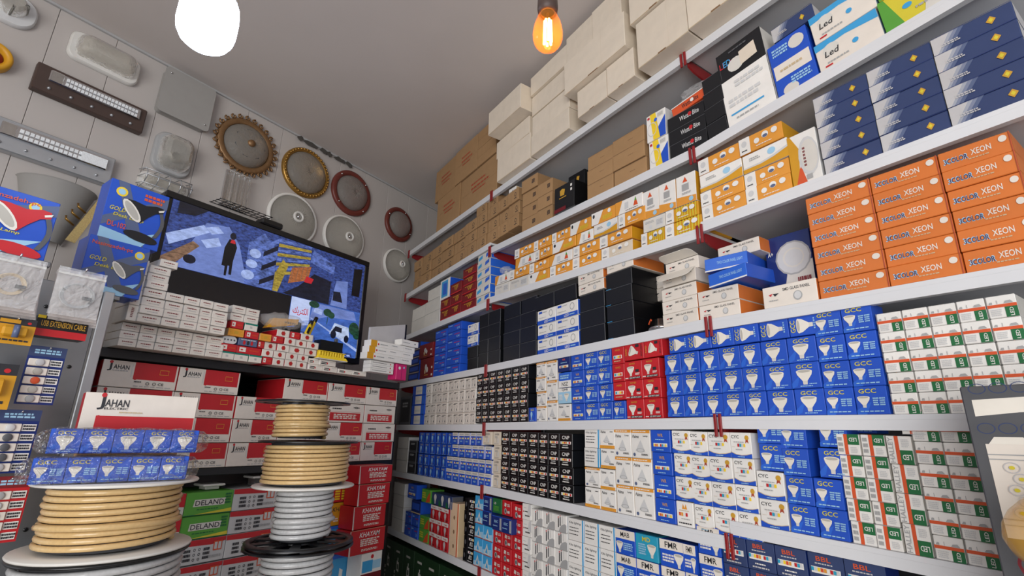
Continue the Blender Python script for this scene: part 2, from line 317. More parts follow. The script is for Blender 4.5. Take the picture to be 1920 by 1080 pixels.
D_('sketch', 'bulb_box', 'white box with bulb sketches', (.064,.056,.06), 'paper', 'white', [scrib(.15,.8,.85,.88,1),('o',.28,.52,.12,.16,.25,'grey'),('o',.7,.52,.12,.16,.25,'grey'),('r',.24,.2,.32,.36,'grey'),('r',.64,.2,.76,.36,'dgrey'),('r',.1,.74,.5,.78,'ink'),scrib(.1,.06,.9,.12,1,'grey'),('r',0,0,.02,1,'grey')])
D_('laser', 'bulb_box', 'cream bulb box', (.06,.057,.06), 'creamw', 'cream', [('t','LASER',.5,.8,.6,.14,'dgrey'),scrib(.2,.5,.6,.66,2,'grey'),('r',.45,.2,.5,.5,'grey'),('r',.6,.16,.75,.5,'lgrey'),scrib(.15,.08,.8,.14,1,'grey')])
D_('cyc_s', 'bulb_box', 'blue box with white top', (.062,.056,.06), 'blue', 'white', [('r',0,.72,1,1,'offw'),scrib(.1,.78,.9,.94,1,'grey'),('r',.12,.46,.88,.6,'lgrey'),('bar',.14,.48,.86,.6,5),scrib(.3,.2,.7,.34,2,'pale'),('r',.97,0,1,1,'white')])
cyc = [('p',[(0,0),(1,0),(1,.18),(.75,.12),(.5,.1),(.25,.13),(0,.22)],'blue'),('p',[(0,.22),(.25,.13),(.5,.1),(.75,.12),(1,.18),(1,.2),(.75,.145),(.5,.125),(.25,.155),(0,.25)],'tan'),('t','CYC',.26,.83,.38,.13,'ink'),('c',.82,.8,.1,.1,'gold'),('p',[(.77,.72),(.87,.72),(.9,.58),(.82,.64),(.74,.58)],'cartonr'),('bar',.26,.44,.76,.56,5),('r',.1,.43,.25,.44,'tan'),scrib(.2,.6,.7,.65,1,'grey'),scrib(.28,.3,.6,.36,1,'grey'),scrib(.35,.03,.7,.08,1,'pale')]
D_('cyc', 'bulb_box', 'white box with gold seal', (.063,.062,.06), 'white', 'white', cyc)
D_('gold_logo', 'bulb_box', 'white box with gold emblem', (.056,.063,.06), 'white', 'white', [('p',[(.35,.7),(.42,.92),(.5,.74),(.58,.92),(.66,.7)],'orange2'),('bar',.15,.42,.7,.56,4),scrib(.2,.62,.8,.67,1,'tan'),scrib(.3,.28,.8,.34,1,'grey'),scrib(.15,.1,.9,.18,1,'ink')])
D_('mab', 'spotlight_box', 'blue box, white header strip', (.079,.063,.06), 'blue', 'blue', [('r',0,.64,1,1,'paper'),('t','MAB',.5,.82,.46,.2,'ink'),('mr',.22,.32,.44),scrib(.42,.2,.9,.52,4,'pale'),scrib(.75,.05,.9,.09,1,'pale')])
D_('fmr', 'spotlight_box', 'blue box with large white header', (.081,.064,.06), 'blue', 'blue', [('r',0,.64,1,1,'paper'),('t','FMR',.5,.82,.54,.22,'ink'),('mr',.8,.32,.5),scrib(.12,.18,.62,.5,3,'white')])
D_('md', 'spotlight_box', 'turquoise spotlight box', (.084,.066,.06), 'teal', 'teal', [('t','MD',.5,.82,.36,.18,'lemon'),('mr',.74,.42,.5),scrib(.15,.2,.5,.65,5,'pale')])
D_('bbl', 'bulb_box', 'dark navy box, colour chart', (.077,.066,.06), 'navy', 'dblue', [('t','BBL',.45,.82,.42,.15,'stripe'),scrib(.2,.64,.72,.7,1,'silver'),('r',.08,.36,.9,.56,'white'),('bar',.08,.42,.9,.54,9),scrib(.3,.2,.7,.27,1,'white'),scrib(.2,.08,.8,.16,1,'silver')])
# cartons
D_('carton_red', 'carton', 'brown carton with red lettering', (.32,.225,.3), 'kraft', 'kraft2', [scrib(.3,.62,.75,.7,1,'cartonr'),scrib(.3,.5,.8,.58,1,'cartonr'),scrib(.35,.4,.7,.46,1,'cartonr'),('r',0,.48,1,.484,'brown')], 'carton')
D_('carton_plain', 'carton', 'plain brown carton', (.2,.112,.3), 'kraft', 'kraft2', [('r',0,.49,1,.5,'brown')], 'carton')
D_('cream_small', 'carton', 'pale cream carton', (.28,.1,.32), 'creamw', 'cream', [('r',0,.0,1,.02,'tan'),('r',.49,0,.494,1,'cream')], 'carton')
D_('cream_big', 'carton', 'large cream carton', (.19,.15,.36), 'creamw', 'cream', [('r',0,.0,1,.014,'tan'),('r',.64,.0,.645,1,'cream'),('r',.42,.0,.58,.03,'brown')], 'carton')
D_('kraft_small', 'kraft_box', 'small kraft box with print', (.12,.067,.12), 'kraft', 'kraft2', [('o',.72,.55,.17,.17,.25,'ink'),scrib(.6,.2,.85,.3,1,'ink'),('r',.3,.0,.308,1,'brown'),('r',0,.985,1,1,'brown'),('r',0,0,.01,1,'brown')])
D_('kraft_mid', 'kraft_box', 'kraft box with dark mark', (.12,.066,.14), 'kraft', 'kraft2', [('p',[(.66,.35),(.82,.4),(.86,.68),(.7,.72)],'brown'),scrib(.66,.38,.86,.7,3,'ink'),('r',0,.985,1,1,'brown')])
D_('kraft_wide', 'kraft_box', 'wide plain kraft box', (.15,.063,.2), 'kraft', 'kraft2', [scrib(.5,.5,.66,.56,1,'brown'),('r',0,.975,1,1,'brown')])
D_('black_gold', 'black_box', 'black box with gold emblem', (.128,.115,.14), 'blk2', 'black', [('p',[(.3,.6),(.5,.58),(.54,.8),(.4,.86),(.28,.8)],'gold'),scrib(.25,.48,.6,.54,1,'gold'),('r',.82,.62,.9,.72,'white'),('r',.82,.78,.9,.88,'white'),('r',0,0,.6,.14,'maroon')])
D_('black_gold_s', 'black_box', 'small black box, gold mark', (.112,.064,.14), 'blk2', 'black', [('p',[(.5,.35),(.66,.35),(.7,.65),(.54,.7)],'gold')])
D_('black_plain', 'black_box', 'plain black box', (.12,.062,.15), 'blk2', 'black', [('r',0,.975,1,1,'dgrey'),('r',.985,0,1,1,'dgrey')])
D_('black_big', 'black_box', 'large black box', (.123,.058,.2), 'blk2', 'black', [('r',0,.975,1,1,'dgrey'),('r',.985,0,1,1,'dgrey'),('r',.0,.02,.2,.05,'sky')])
D_('black_wattle', 'black_box', 'black box with white lettering', (.14,.05,.16), 'blk2', 'black', [('t','Wattle Bite',.6,.55,.52,.34,'lgrey'),('c',.62,.6,.14,.14,'red'),('r',0,.97,1,1,'dgrey')])
D_('dark_box', 'dark_box', 'dark grey box', (.15,.1,.2), 'dgrey', 'blk2', [('r',.1,.1,.9,.9,'blk2'),scrib(.25,.6,.75,.8,2,'grey')])
# panel light and LED boxes
smd = [('t','SMD GLASS PANEL',.64,.76,.5,.14,'ink'),('c',.66,.38,.2,.22,'grey'),('c',.66,.39,.15,.17,'lgrey'),('p',[(.12,.6),(.2,.66),(.16,.52)],'red'),('p',[(.2,.64),(.32,.62),(.24,.5)],'ink'),scrib(.12,.28,.3,.36,1,'grey')]
D_('smd', 'panel_light_box', 'white panel-light box, orange end', (.128,.042,.16), 'paper', 'orange', smd)
D_('smd_big', 'panel_light_box', 'large white panel-light box', (.131,.055,.1), 'paper', 'orange', smd)
D_('led_ring', 'panel_light_box', 'white box with blue band', (.12,.06,.15), 'white', 'blue', [('r',0,0,1,.28,'blue'),('t','LED',.5,.14,.22,.17,'white'),scrib(.64,.08,.86,.2,1,'pale'),('o',.76,.64,.2,.24,.22,'grey'),('r',.1,.76,.28,.9,'blue'),scrib(.32,.78,.55,.86,1,'grey'),scrib(.1,.42,.5,.48,1,'grey')])
D_('xeon', 'led_box', 'orange strip-light box', (.12,.042,.2), 'orange', 'orange', [('t','3COLOR',.24,.46,.36,.3,'pale'),('t','3COLOR',.245,.455,.33,.24,'navy'),('t','XEON',.6,.56,.28,.3,'paper'),scrib(.42,.22,.72,.3,1,'tan'),('c',.9,.72,.16,.16,'paper'),('r',.985,0,1,1,'cartonr')])
D_('navy_box', 'led_box', 'navy box, silver corner, gold diamond', (.12,.0425,.2), 'navy', 'silver', [('p',[(0,0),(.2,0),(.44,1),(0,1)],'navy2'),('p',[(0,0),(.14,0),(.37,1),(0,1)],'nv1'),('p',[(0,0),(.09,0),(.31,1),(0,1)],'nv2'),('p',[(0,0),(.05,0),(.25,1),(0,1)],'silver'),('p',[(.68,.5),(.74,.72),(.8,.5),(.74,.28)],'gold'),('p',[(.71,.5),(.74,.62),(.77,.5),(.74,.38)],'lemon'),scrib(.12,.3,.36,.5,2,'silver'),('r',0,.98,1,1,'dblue')])
yd = [('r',0,0,.26,1,'white'),('c',.12,.62,.2,.2,'lgrey'),scrib(.05,.14,.2,.26,1,'ink'),('c',.42,.5,.2,.17,'white'),('c',.62,.66,.24,.2,'white'),('c',.62,.58,.18,.1,'navy2'),('c',.83,.68,.22,.18,'white'),scrib(.4,.14,.75,.22,1,'white')]
D_('yellow_dots', 'panel_light_box', 'amber box with oval lamps', (.14,.045,.15), 'orange2', 'mustard', yd)
D_('yellow_stripe', 'panel_light_box', 'striped gold box', (.12,.045,.15), 'mustard', 'mustard', [('r',i/12,0,i/12+.03,1,'lemon') for i in range(4,12)]+yd)
D_('cream_dots', 'panel_light_box', 'cream box with oval lamps', (.15,.045,.15), 'cream', 'mustard', yd)
D_('yellow_slash', 'panel_light_box', 'amber box, white slanted end', (.14,.047,.15), 'orange2', 'mustard', [('p',[(0,0),(.3,0),(.52,1),(0,1)],'white'),('c',.1,.72,.14,.16,'ink'),('c',.78,.74,.2,.17,'white'),scrib(.5,.16,.9,.5,4,'lemon')])
D_('yellow_qr', 'panel_light_box', 'white box with energy label', (.13,.045,.15), 'white', 'mustard', [('p',[(0,0),(.12,0),(.28,1),(0,1)],'orange2'),('r',.36,.25,.5,.75,'lgrey'),('p',[(.68,.25),(.84,.25),(.76,.9)],'stripe'),('p',[(.72,.6),(.8,.6),(.76,.9)],'lgreen'),scrib(.4,.08,.9,.15,1,'ink')])
D_('yellow_tall', 'panel_light_box', 'upright white and amber box', (.07,.1,.12), 'white', 'mustard', [('p',[(0,0),(1,0),(1,.2),(0,.3)],'orange2'),('r',.3,.45,.66,.68,'grey'),('p',[(.35,.74),(.6,.74),(.48,.92)],'stripe'),('c',.75,.12,.08,.08,'pale'),scrib(.3,.32,.8,.4,2,'grey')])
D_('gold_swirl', 'panel_light_box', 'white box with gold swirl', (.13,.052,.15), 'white', 'tan', [('p',[(0,0),(1,0),(1,.5),(.7,.3),(.4,.2),(0,.22)],'mustard'),('p',[(0,.22),(.4,.2),(.7,.3),(1,.5),(1,.62),(.7,.42),(.4,.3),(0,.3)],'lgrey'),('c',.66,.66,.22,.18,'pale'),scrib(.16,.55,.4,.75,2,'grey')])
D_('gold_white', 'panel_light_box', 'white box with gold half', (.097,.062,.12), 'white', 'tan', [('r',.1,0,1,.45,'gold'),('p',[(.4,.6),(.6,.65),(.55,.8)],'dgrey')])
D_('white_spec', 'panel_light_box', 'plain white box, small print', (.13,.048,.15), 'offw', 'lgrey', [scrib(.1,.6,.5,.8,2,'grey'),('r',.6,.2,.9,.8,'lgrey'),scrib(.62,.3,.88,.7,4,'grey'),('c',.35,.3,.18,.14,'lgrey')])
D_('round_gold_box', 'panel_light_box', 'white box with round lamp, gold swirl', (.073,.15,.15), 'white', 'lgrey', [('p',[(0,0),(.5,0),(.3,.3),(.36,.7),(.1,1),(0,1)],'mustard'),('p',[(.12,0),(.5,0),(.36,.35),(.3,.3)],'stripe'),('c',.66,.5,.17,.38,'lgrey'),('c',.68,.5,.14,.32,'offw'),scrib(.48,.3,.56,.7,6,'dred'),('r',.5,.05,.7,.14,'grey')])
D_('downlight_box', 'downlight_box', 'dark blue box with downlight pictures', (.122,.22,.12), 'dblue', 'dblue', [('p',[(.3,.18),(1,.24),(1,.62),(.45,.52)],'offw'),('c',.6,.68,.215,.215,'grey'),('c',.6,.68,.195,.195,'lgrey'),('c',.61,.68,.13,.125,'offw'),('c',.62,.68,.11,.105,'lgrey'),('p',[(.32,.0),(.98,.0),(.98,.1),(.86,.19),(.62,.22),(.42,.16)],'grey'),('p',[(.4,.0),(.94,.0),(.9,.1),(.66,.17),(.48,.12)],'offw'),('t','A+',.12,.78,.12,.06,'white'),('t','A+',.2,.13,.12,.05,'white'),scrib(.4,.28,.6,.33,2,'ink'),scrib(.66,.34,.96,.44,1,'dred'),('c',.14,.34,.03,.03,'white'),('c',.14,.26,.03,.03,'pale')])
D_('led_panel_box', 'panel_light_box', 'tall black and white panel-light box', (.142,.26,.12), 'blk2', 'offw', [('r',0,0,1,.6,'white'),('t','LED',.18,.82,.26,.08,'red'),('t','ED',.22,.82,.17,.08,'sky'),('c',.4,.74,.1,.09,'offw'),('p',[(.5,.68),(.86,.7),(.84,.88),(.5,.86)],'creamw'),scrib(.3,.92,.7,.95,1,'dgrey'),('r',.1,.12,.8,.14,'sky'),scrib(.1,.22,.8,.34,2,'lgrey'),scrib(.2,.05,.7,.08,1,'grey'),scrib(.3,.44,.9,.54,2,'lgrey')])
D_('blue_panel_box', 'panel_light_box', 'blue box with white bands', (.104,.17,.14), 'blue', 'blue', [('r',.05,.32,.95,.58,'paper'),('c',.72,.82,.12,.12,'offw'),('c',.35,.06,.12,.1,'offw'),scrib(.1,.74,.5,.9,3,'pale'),scrib(.4,.12,.9,.26,3,'pale'),scrib(.2,.42,.8,.48,1,'tan')])
D_('white_panel_box', 'panel_light_box', 'white box with sky-blue swoosh', (.14,.085,.16), 'paper', 'pale', [('p',[(0,.75),(.5,.82),(1,.7),(1,1),(0,1)],'sky'),('c',.25,.62,.22,.2,'offw'),('t','Led',.25,.5,.22,.2,'ink',0,.2),('c',.62,.42,.08,.08,'sky'),scrib(.15,.16,.5,.24,1,'grey'),('r',.1,.08,.22,.13,'red')])
D_('yellow_green_box', 'panel_light_box', 'yellow-green panel-light box', (.12,.09,.16), 'lemon', 'cream', [('p',[(0,0),(.3,0),(.1,1),(0,1)],'lgreen'),('p',[(.6,0),(1,0),(1,1),(.8,1)],'offw'),('c',.4,.45,.1,.08,'sky'),('r',.3,.8,.9,1,'blue'),scrib(.5,.2,.9,.3,1,'grey')])
D_('blue_yellow', 'panel_light_box', 'white, yellow and blue box', (.082,.102,.12), 'white', 'lgrey', [('p',[(.35,0),(.7,0),(.5,1),(.2,1)],'yellow'),('p',[(.7,0),(1,0),(1,.75),(.62,.4)],'blue'),('o',.3,.42,.2,.26,.12,'lgrey'),('c',.5,.72,.07,.07,'blue2'),('r',.6,.78,.9,.94,'offw'),scrib(.62,.8,.88,.9,2,'grey'),('r',.08,.84,.2,.92,'red')])
D_('blue_white_s', 'panel_light_box', 'white box with blue blocks', (.135,.045,.15), 'offw', 'blue2', [('p',[(.08,.25),(.36,.45),(.36,.85),(.08,.65)],'sky'),('p',[(.6,.35),(.92,.55),(.92,.95),(.64,.8)],'blue2')])
D_('blue_side', 'panel_light_box', 'upright blue and white box', (.123,.12,.14), 'white', 'blue', [('r',.15,.1,.8,.92,'sky'),('r',.3,.2,.7,.8,'blue2')])
# reds, blues and others
D_('red_gold', 'red_box', 'red box with gold print', (.13,.055,.14), 'dred', 'dred', [('r',0,.0,1,.12,'red'),('t','VIP',.55,.5,.34,.42,'gold'),scrib(.2,.7,.85,.82,1,'gold'),('r',0,.94,1,1,'maroon')])
D_('red_gift', 'red_box', 'dark red box with flower', (.2,.12,.14), 'dred', 'dred', [('r',.0,0,1,.06,'maroon'),('c',.45,.55,.14,.16,'lgrey'),('c',.55,.42,.12,.14,'offw'),('c',.4,.35,.1,.12,'tan'),scrib(.35,.14,.65,.2,1,'gold'),('r',.86,.1,.95,.2,'paper'),('r',.86,.45,.95,.55,'paper')])
D_('blue_print', 'blue_box', 'blue box with small print', (.15,.044,.15), 'blue', 'blue', [scrib(.5,.55,.9,.68,1,'red'),('t','LN',.78,.32,.18,.24,'pale'),scrib(.1,.7,.4,.84,1,'pale'),('r',0,.96,1,1,'dblue')])
D_('blue_dark', 'blue_box', 'dark blue box, pale edge', (.15,.05,.15), 'dblue', 'blue', [('r',0,0,1,.1,'tan'),('r',.1,.3,.9,.8,'blue')])
D_('grey_white', 'white_box', 'plain greyish white box', (.18,.07,.16), 'offw', 'lgrey', [('r',.985,0,1,1,'grey'),('r',0,.98,1,1,'grey'),scrib(.4,.5,.6,.56,1,'lgrey')])
D_('wrap_blue', 'bulb_pack', 'blue and white wrapped pack', (.18,.056,.1), 'blue', 'blue', [('r',.25,.08,.75,.92,'paper'),('r',.3,.3,.7,.5,'lgrey'),('r',.78,.1,.98,.9,'blue2')])
D_('green_orange', 'bulb_box', 'green and orange bulb box', (.11,.063,.08), 'lgreen', 'lgreen', [('p',[(.5,0),(1,.1),(1,.9),(.7,.5)],'stripe'),scrib(.1,.3,.5,.8,3,'lemon')])
D_('red_bulb', 'bulb_box', 'red bulb box, white top', (.069,.063,.06), 'red', 'red', [('r',0,.72,1,1,'white'),('t','TOMO',.55,.84,.6,.12,'red'),('a60',.5,.36,.62,0,('lgrey','grey','offw')),('r',.7,.1,.92,.2,'dred')])
D_('grey_bulb', 'bulb_box', 'grey and green bulb box', (.08,.058,.06), 'navy', 'dgrey', [('a60',.5,.5,.8,0,('offw','lgrey','offw')),('p',[(0,0),(.4,0),(.2,.4),(0,.5)],'green')])
D_('beige_pack', 'bulb_pack', 'tall beige plastic-wrapped pack', (.085,.225,.08), 'skin', 'tan', [('c',.5,.18,.035,.04,'brown'),('c',.5,.45,.035,.04,'brown'),('c',.5,.72,.035,.04,'brown'),('r',.86,.0,.96,1,'stripe'),('r',.0,.0,.08,1,'offw')])
D_('sky_bulb', 'bulb_box', 'sky blue bulb box', (.072,.056,.06), 'sky', 'pale', [('p',[(0,0),(1,0),(1,.5),(0,.35)],'pale'),('p',[(.2,.12),(.75,.08),(.5,.85)],'offw'),('p',[(.32,.18),(.62,.16),(.49,.6)],'sky'),('r',0,0,1,.06,'cartonr')])
D_('eec', 'bulb_box', 'royal blue box, grey label', (.072,.056,.06), 'dblue', 'dblue', [('t','EEC',.42,.62,.4,.17,'pale'),('r',.8,.1,.97,.9,'grey'),scrib(.1,.28,.6,.36,1,'pale'),('r',0,.95,1,1,'blue')])
D_('green_box', 'bulb_box', 'bright green bulb box', (.071,.058,.06), 'green', 'green', [('t','LD',.3,.66,.24,.14,'white'),scrib(.15,.15,.8,.5,4,'lgreen')])
D_('red_stack', 'bulb_box', 'red box with grey dial', (.07,.056,.06), 'red', 'red', [('c',.38,.3,.17,.2,'grey'),('c',.38,.3,.1,.12,'dgrey'),('p',[(.25,.62),(.45,.58),(.5,.8),(.3,.85)],'offw'),scrib(.58,.6,.85,.8,2,'offw'),('r',.6,.18,.85,.34,'offw')])
D_('pk_white', 'bulb_box', 'white box with red dots', (.057,.056,.06), 'white', 'white', [('p',[(.6,.35),(1,.3),(1,1),(.72,.95)],'lgrey'),('c',.15,.5,.05,.05,'red'),scrib(.25,.46,.7,.56,1,'ink'),scrib(.35,.2,.9,.32,1,'ink'),scrib(.2,.72,.5,.76,1,'grey')])
D_('grey_arch', 'bulb_box', 'white box with grey arch', (.066,.055,.06), 'white', 'white', [('p',[(.35,0),(1,0),(1,.45),(.85,.5),(.6,.4),(.45,.22)],'grey'),('r',.3,.25,.38,.78,'ink'),('r',.46,.35,.54,.88,'dgrey'),('c',.34,.84,.05,.05,'red'),('c',.5,.94,.04,.04,'red'),('r',.7,.5,.72,.95,'grey'),('r',0,.975,1,1,'grey')])
D_('green_tall', 'lamp_carton', 'dark green carton with white lamps', (.155,.27,.2), 'dgreen', 'dgreen', [('p',[(0,0),(1,0),(1,.3),(0,.15)],'lgreen'),('p',[(.4,.5),(.62,.48),(.62,.66),(.4,.68)],'offw'),('r',.45,.53,.57,.62,'dgreen'),('r',.48,.68,.54,.74,'offw'),scrib(.3,.82,.7,.88,1,'offw'),scrib(.2,.25,.3,.5,3,'offw')])
# switch boxes on the back wall cabinet
jh = [('r',.40,.34,.97,1,'red'),('c',.43,.36,.05,.05,'red'),('t','J',.085,.74,.055,.3,'ink'),('c',.095,.93,.055,.055,'red'),('t','AHAN',.23,.76,.2,.17,'ink'),scrib(.12,.6,.33,.65,1,'grey'),('r',.74,.58,.86,.6,'orange2'),('r',.74,.58,.745,.76,'orange2'),('r',.86,.58,.865,.76,'orange2'),('r',.74,.76,.865,.78,'orange2'),('t','CE',.78,.2,.08,.1,'ink'),('o',.6,.2,.06,.06,.3,'ink'),('o',.69,.2,.06,.06,.3,'ink'),scrib(.42,.22,.52,.28,1),scrib(.42,.06,.95,.1,1,'grey'),('r',.36,.4,.37,.9,'lgrey')]
D_('jahan', 'switch_box', 'white and red switch box', (.215,.0865,.22), 'paper', 'red', jh)
D_('jahan_r', 'switch_box', 'white switch box, red panel below', (.21,.0865,.22), 'paper', 'red', [('r',.1,.08,.9,.5,'red'),scrib(.2,.16,.86,.44,3,'paper'),('o',.78,.8,.1,.06,.2,'ink'),scrib(.7,.76,.86,.84,1,'ink'),scrib(.15,.66,.4,.76,1,'ink'),('r',.1,.55,.9,.56,'red')])
D_('deland', 'green_box', 'green switch box', (.166,.078,.2), 'lgreen', 'lgreen', [('p',[(0,0),(1,.2),(1,0)],'lemon'),('r',0,.0,1,.04,'green'),('p',[(.16,.38),(.82,.38),(.84,.68),(.18,.68)],'offw'),('t','DELAND',.5,.53,.6,.22,'ink'),scrib(.25,.22,.7,.28,1,'green'),scrib(.82,.4,.95,.9,4,'green')])
D_('switch_red', 'switch_box', 'grey switch box, red top band', (.18,.078,.2), 'lgrey', 'lgrey', [('p',[(0,.78),(.7,.72),(1,.82),(1,1),(0,1)],'red'),('o',.36,.58,.055,.06,.35,'ink'),('o',.46,.58,.055,.06,.35,'ink'),('o',.36,.38,.055,.06,.35,'ink'),('o',.46,.38,.055,.06,.35,'ink'),('o',.36,.18,.055,.06,.35,'ink'),('o',.46,.18,.055,.06,.35,'ink'),scrib(.14,.12,.3,.66,3,'ink'),scrib(.54,.12,.68,.66,3,'ink'),('r',.74,.45,.92,.85,'stripe'),('r',.76,.5,.82,.8,'lgrey'),('r',.84,.5,.9,.8,'lgrey'),scrib(.66,.14,.95,.3,1,'grey')])
D_('white_red', 'switch_box', 'white switch box, red curve', (.08,.078,.2), 'offw', 'offw', [('p',[(0,.5),(1,.42),(1,1),(0,1)],'red'),scrib(.3,.12,.9,.34,2,'ink')])
D_('yellow_red', 'yellow_box', 'red box with yellow grid', (.13,.085,.16), 'red', 'red', [('r',.1+.29*i,.12+.13*j,.33+.29*i,.21+.13*j,'yellow') for i in range(3) for j in range(6)])
D_('yellow_box', 'yellow_box', 'mustard yellow box', (.125,.093,.16), 'mustard', 'mustard', [('t','KHAYAM',.5,.72,.8,.2,'ink',0,.2),('r',.5,.36,.8,.5,'paper'),scrib(.55,.38,.75,.46,1,'red'),scrib(.75,.1,.92,.3,3,'ink'),scrib(.15,.15,.35,.35,2,'white')])
D_('blue_low', 'blue_box', 'bright blue carton', (.153,.12,.16), 'sky', 'teal', [('p',[(.6,.35),(.72,.3),(.74,.6),(.62,.66)],'white'),('r',0,.9,1,1,'blue2')])
D_('khayam', 'red_carton', 'worn red carton, slanted white lettering', (.195,.085,.095), 'red', 'red', [('t','KHAYAM',.55,.78,.56,.2,'white',0,.25),scrib(.3,.3,.84,.62,4,'paper'),scrib(.34,.1,.8,.2,2,'paper'),('p',[(0,0),(.04,.0),(.02,1),(0,1)],'offw'),('r',0,.985,1,1,'tan')])
D_('maroon_box', 'maroon_box', 'white box, blue and maroon panels', (.121,.173,.095), 'white', 'white', [('r',.05,.55,.55,.82,'sky'),('r',.55,.6,.95,.8,'pale'),('r',0,.12,1,.52,'maroon'),('t','SKF',.3,.34,.3,.09,'white'),scrib(.6,.3,.9,.4,1,'tan'),('c',.5,.9,.05,.05,'red'),('r',0,0,1,.12,'red')])
D_('simin', 'switch_carton', 'small white carton, red script', (.055,.028,.12), 'paper', 'white', [scrib(.2,.52,.85,.72,1,'dred'),scrib(.3,.26,.75,.36,1,'grey'),('r',0,.97,1,1,'lgrey'),('r',.985,0,1,1,'grey')])
D_('simin_t', 'switch_carton', 'upright small white carton', (.031,.052,.12), 'paper', 'white', [scrib(.35,.2,.6,.85,6,'dred'),('r',0,.985,1,1,'grey')])
D_('flower', 'socket_carton', 'small white carton, red flower', (.053,.029,.12), 'paper', 'red', [('c',.5,.5,.3,.3,'cartonr'),('c',.5,.5,.18,.18,'red')]+[('p',[(.5,.5),(.5+.17*math.cos(i*1.05),.5+.36*math.sin(i*1.05)),(.5+.17*math.cos(i*1.05+.35),.5+.36*math.sin(i*1.05+.35))],'red') for i in range(6)]+[('r',.985,0,1,1,'grey'),('r',0,.97,1,1,'grey')])
D_('red_small', 'socket_carton', 'small red carton', (.055,.029,.12), 'red', 'red', [('r',.1,.22,.36,.82,'paper'),('c',.2,.5,.1,.1,'red'),scrib(.5,.4,.9,.6,2,'stripe')])
D_('green_white', 'socket_carton', 'small white carton, green edge', (.055,.029,.12), 'paper', 'teal2', [('r',0,.78,1,1,'teal2'),scrib(.4,.3,.6,.6,2,'grey')])
D_('grey_socket', 'socket_strip', 'rounded grey socket strip', (.056,.029,.12), 'lgrey', 'grey', [('c',.16+.22*i,.5,.12,.12,'dgrey') for i in range(4)])
D_('blue_small', 'battery_pack', 'lilac battery pack', (.076,.029,.12), 'navy2', 'navy', [('c',.3+.2*i,.4,.18,.3,('red','ink','red')[i]) for i in range(3)]+[scrib(.1,.7,.9,.9,1,'silver')])
D_('orange_small', 'socket_carton', 'small orange carton', (.056,.029,.12), 'orange2', 'tan', [scrib(.1,.2,.9,.8,3,'mustard'),('c',.5,.5,.3,.2,'gold')])
D_('clip_white', 'clip_carton', 'flat white carton, black bars', (.078,.024,.12), 'paper', 'white', [('r',.1,.5,.42,.66,'ink'),('r',.08,.24,.4,.4,'ink'),('c',.45,.44,.12,.2,'red'),scrib(.6,.7,.95,.8,1,'grey')])
MESH = {}
def box_mesh(key):
    if key in MESH: return MESH[key]
    name, desc, (w, h, d), base, side, ops, cat = DS[key]
    mb = MB(); mb.box(-w/2, 0, 0, w/2, d, h, base, bev=min(.0012, h*.04))
    if key == 'grey_socket':
        mb = MB(); hr = h/2; pts = []
        for sg, a0 in ((1, -90), (-1, 90)):
            pts += [(sg*(w/2-hr)+hr*math.cos(math.radians(a0+t*22.5)), hr+hr*math.sin(math.radians(a0+t*22.5))) for t in range(9)]
        mb.prism(pts, 0, d, base)
    else:
        for sx in (-1, 1):
            x = sx*(w/2+.0003); mb.add([(x, .0015, .0015), (x, d-.0015, .0015), (x, d-.0015, h-.0015), (x, .0015, h-.0015)], [(0, 1, 2, 3) if sx > 0 else (3, 2, 1, 0)], side)
        # folded lid seam across the top and a tuck flap line on the visible end
        mb.add([(-w/2+.002, d*.5-.0006, h+.0003), (w/2-.002, d*.5-.0006, h+.0003), (w/2-.002, d*.5+.0006, h+.0003), (-w/2+.002, d*.5+.0006, h+.0003)], [(0, 1, 2, 3)], 'dgrey' if base in ('black', 'blk2') else 'grey')
    art(mb, w, h, ops, 0., -w/2, 0., seed=sum(map(ord, key)))
    MESH[key] = mb.mesh(name); return MESH[key]
ORD = ['leftmost', 'second from left', 'third from left', 'fourth from left', 'fifth from left', 'sixth from left', 'seventh from left', 'eighth from left', 'ninth from left', 'tenth from left']
ROWN = {1: [''], 2: ['lower', 'upper'], 3: ['bottom', 'middle', 'top'], 4: ['bottom', 'second', 'third', 'top'], 5: ['bottom', 'second', 'third', 'fourth', 'top'], 6: ['bottom', 'second', 'third', 'fourth', 'fifth', 'top']}
def lab(desc, r, rows, c, cols, where):
    s = desc
    if rows > 1: s += ', ' + ROWN[rows][r] + ' row' + (' up' if 0 < r < rows-1 and rows > 3 else '')
    if cols > 1: s += ', ' + (ORD[c] if c < cols-1 or cols < 3 else 'rightmost') if cols != 2 else ', ' + ('left' if c == 0 else 'right') + ' one'
    return s + ', ' + where
def put(key, w, h, loc, rz, label, group, tilt=0., jit=.5):
    name, desc, (w0, h0, d0), *_ = DS[key]; cat = DS[key][6]
    o = bpy.data.objects.new(name, box_mesh(key)); COL.objects.link(o)
    o.location = loc; o.scale = (w/w0, 1, h/h0)
    o.rotation_euler = (0, tilt, rz + math.radians(random.uniform(-jit, jit)))
    tag(o, label, cat, group); return o
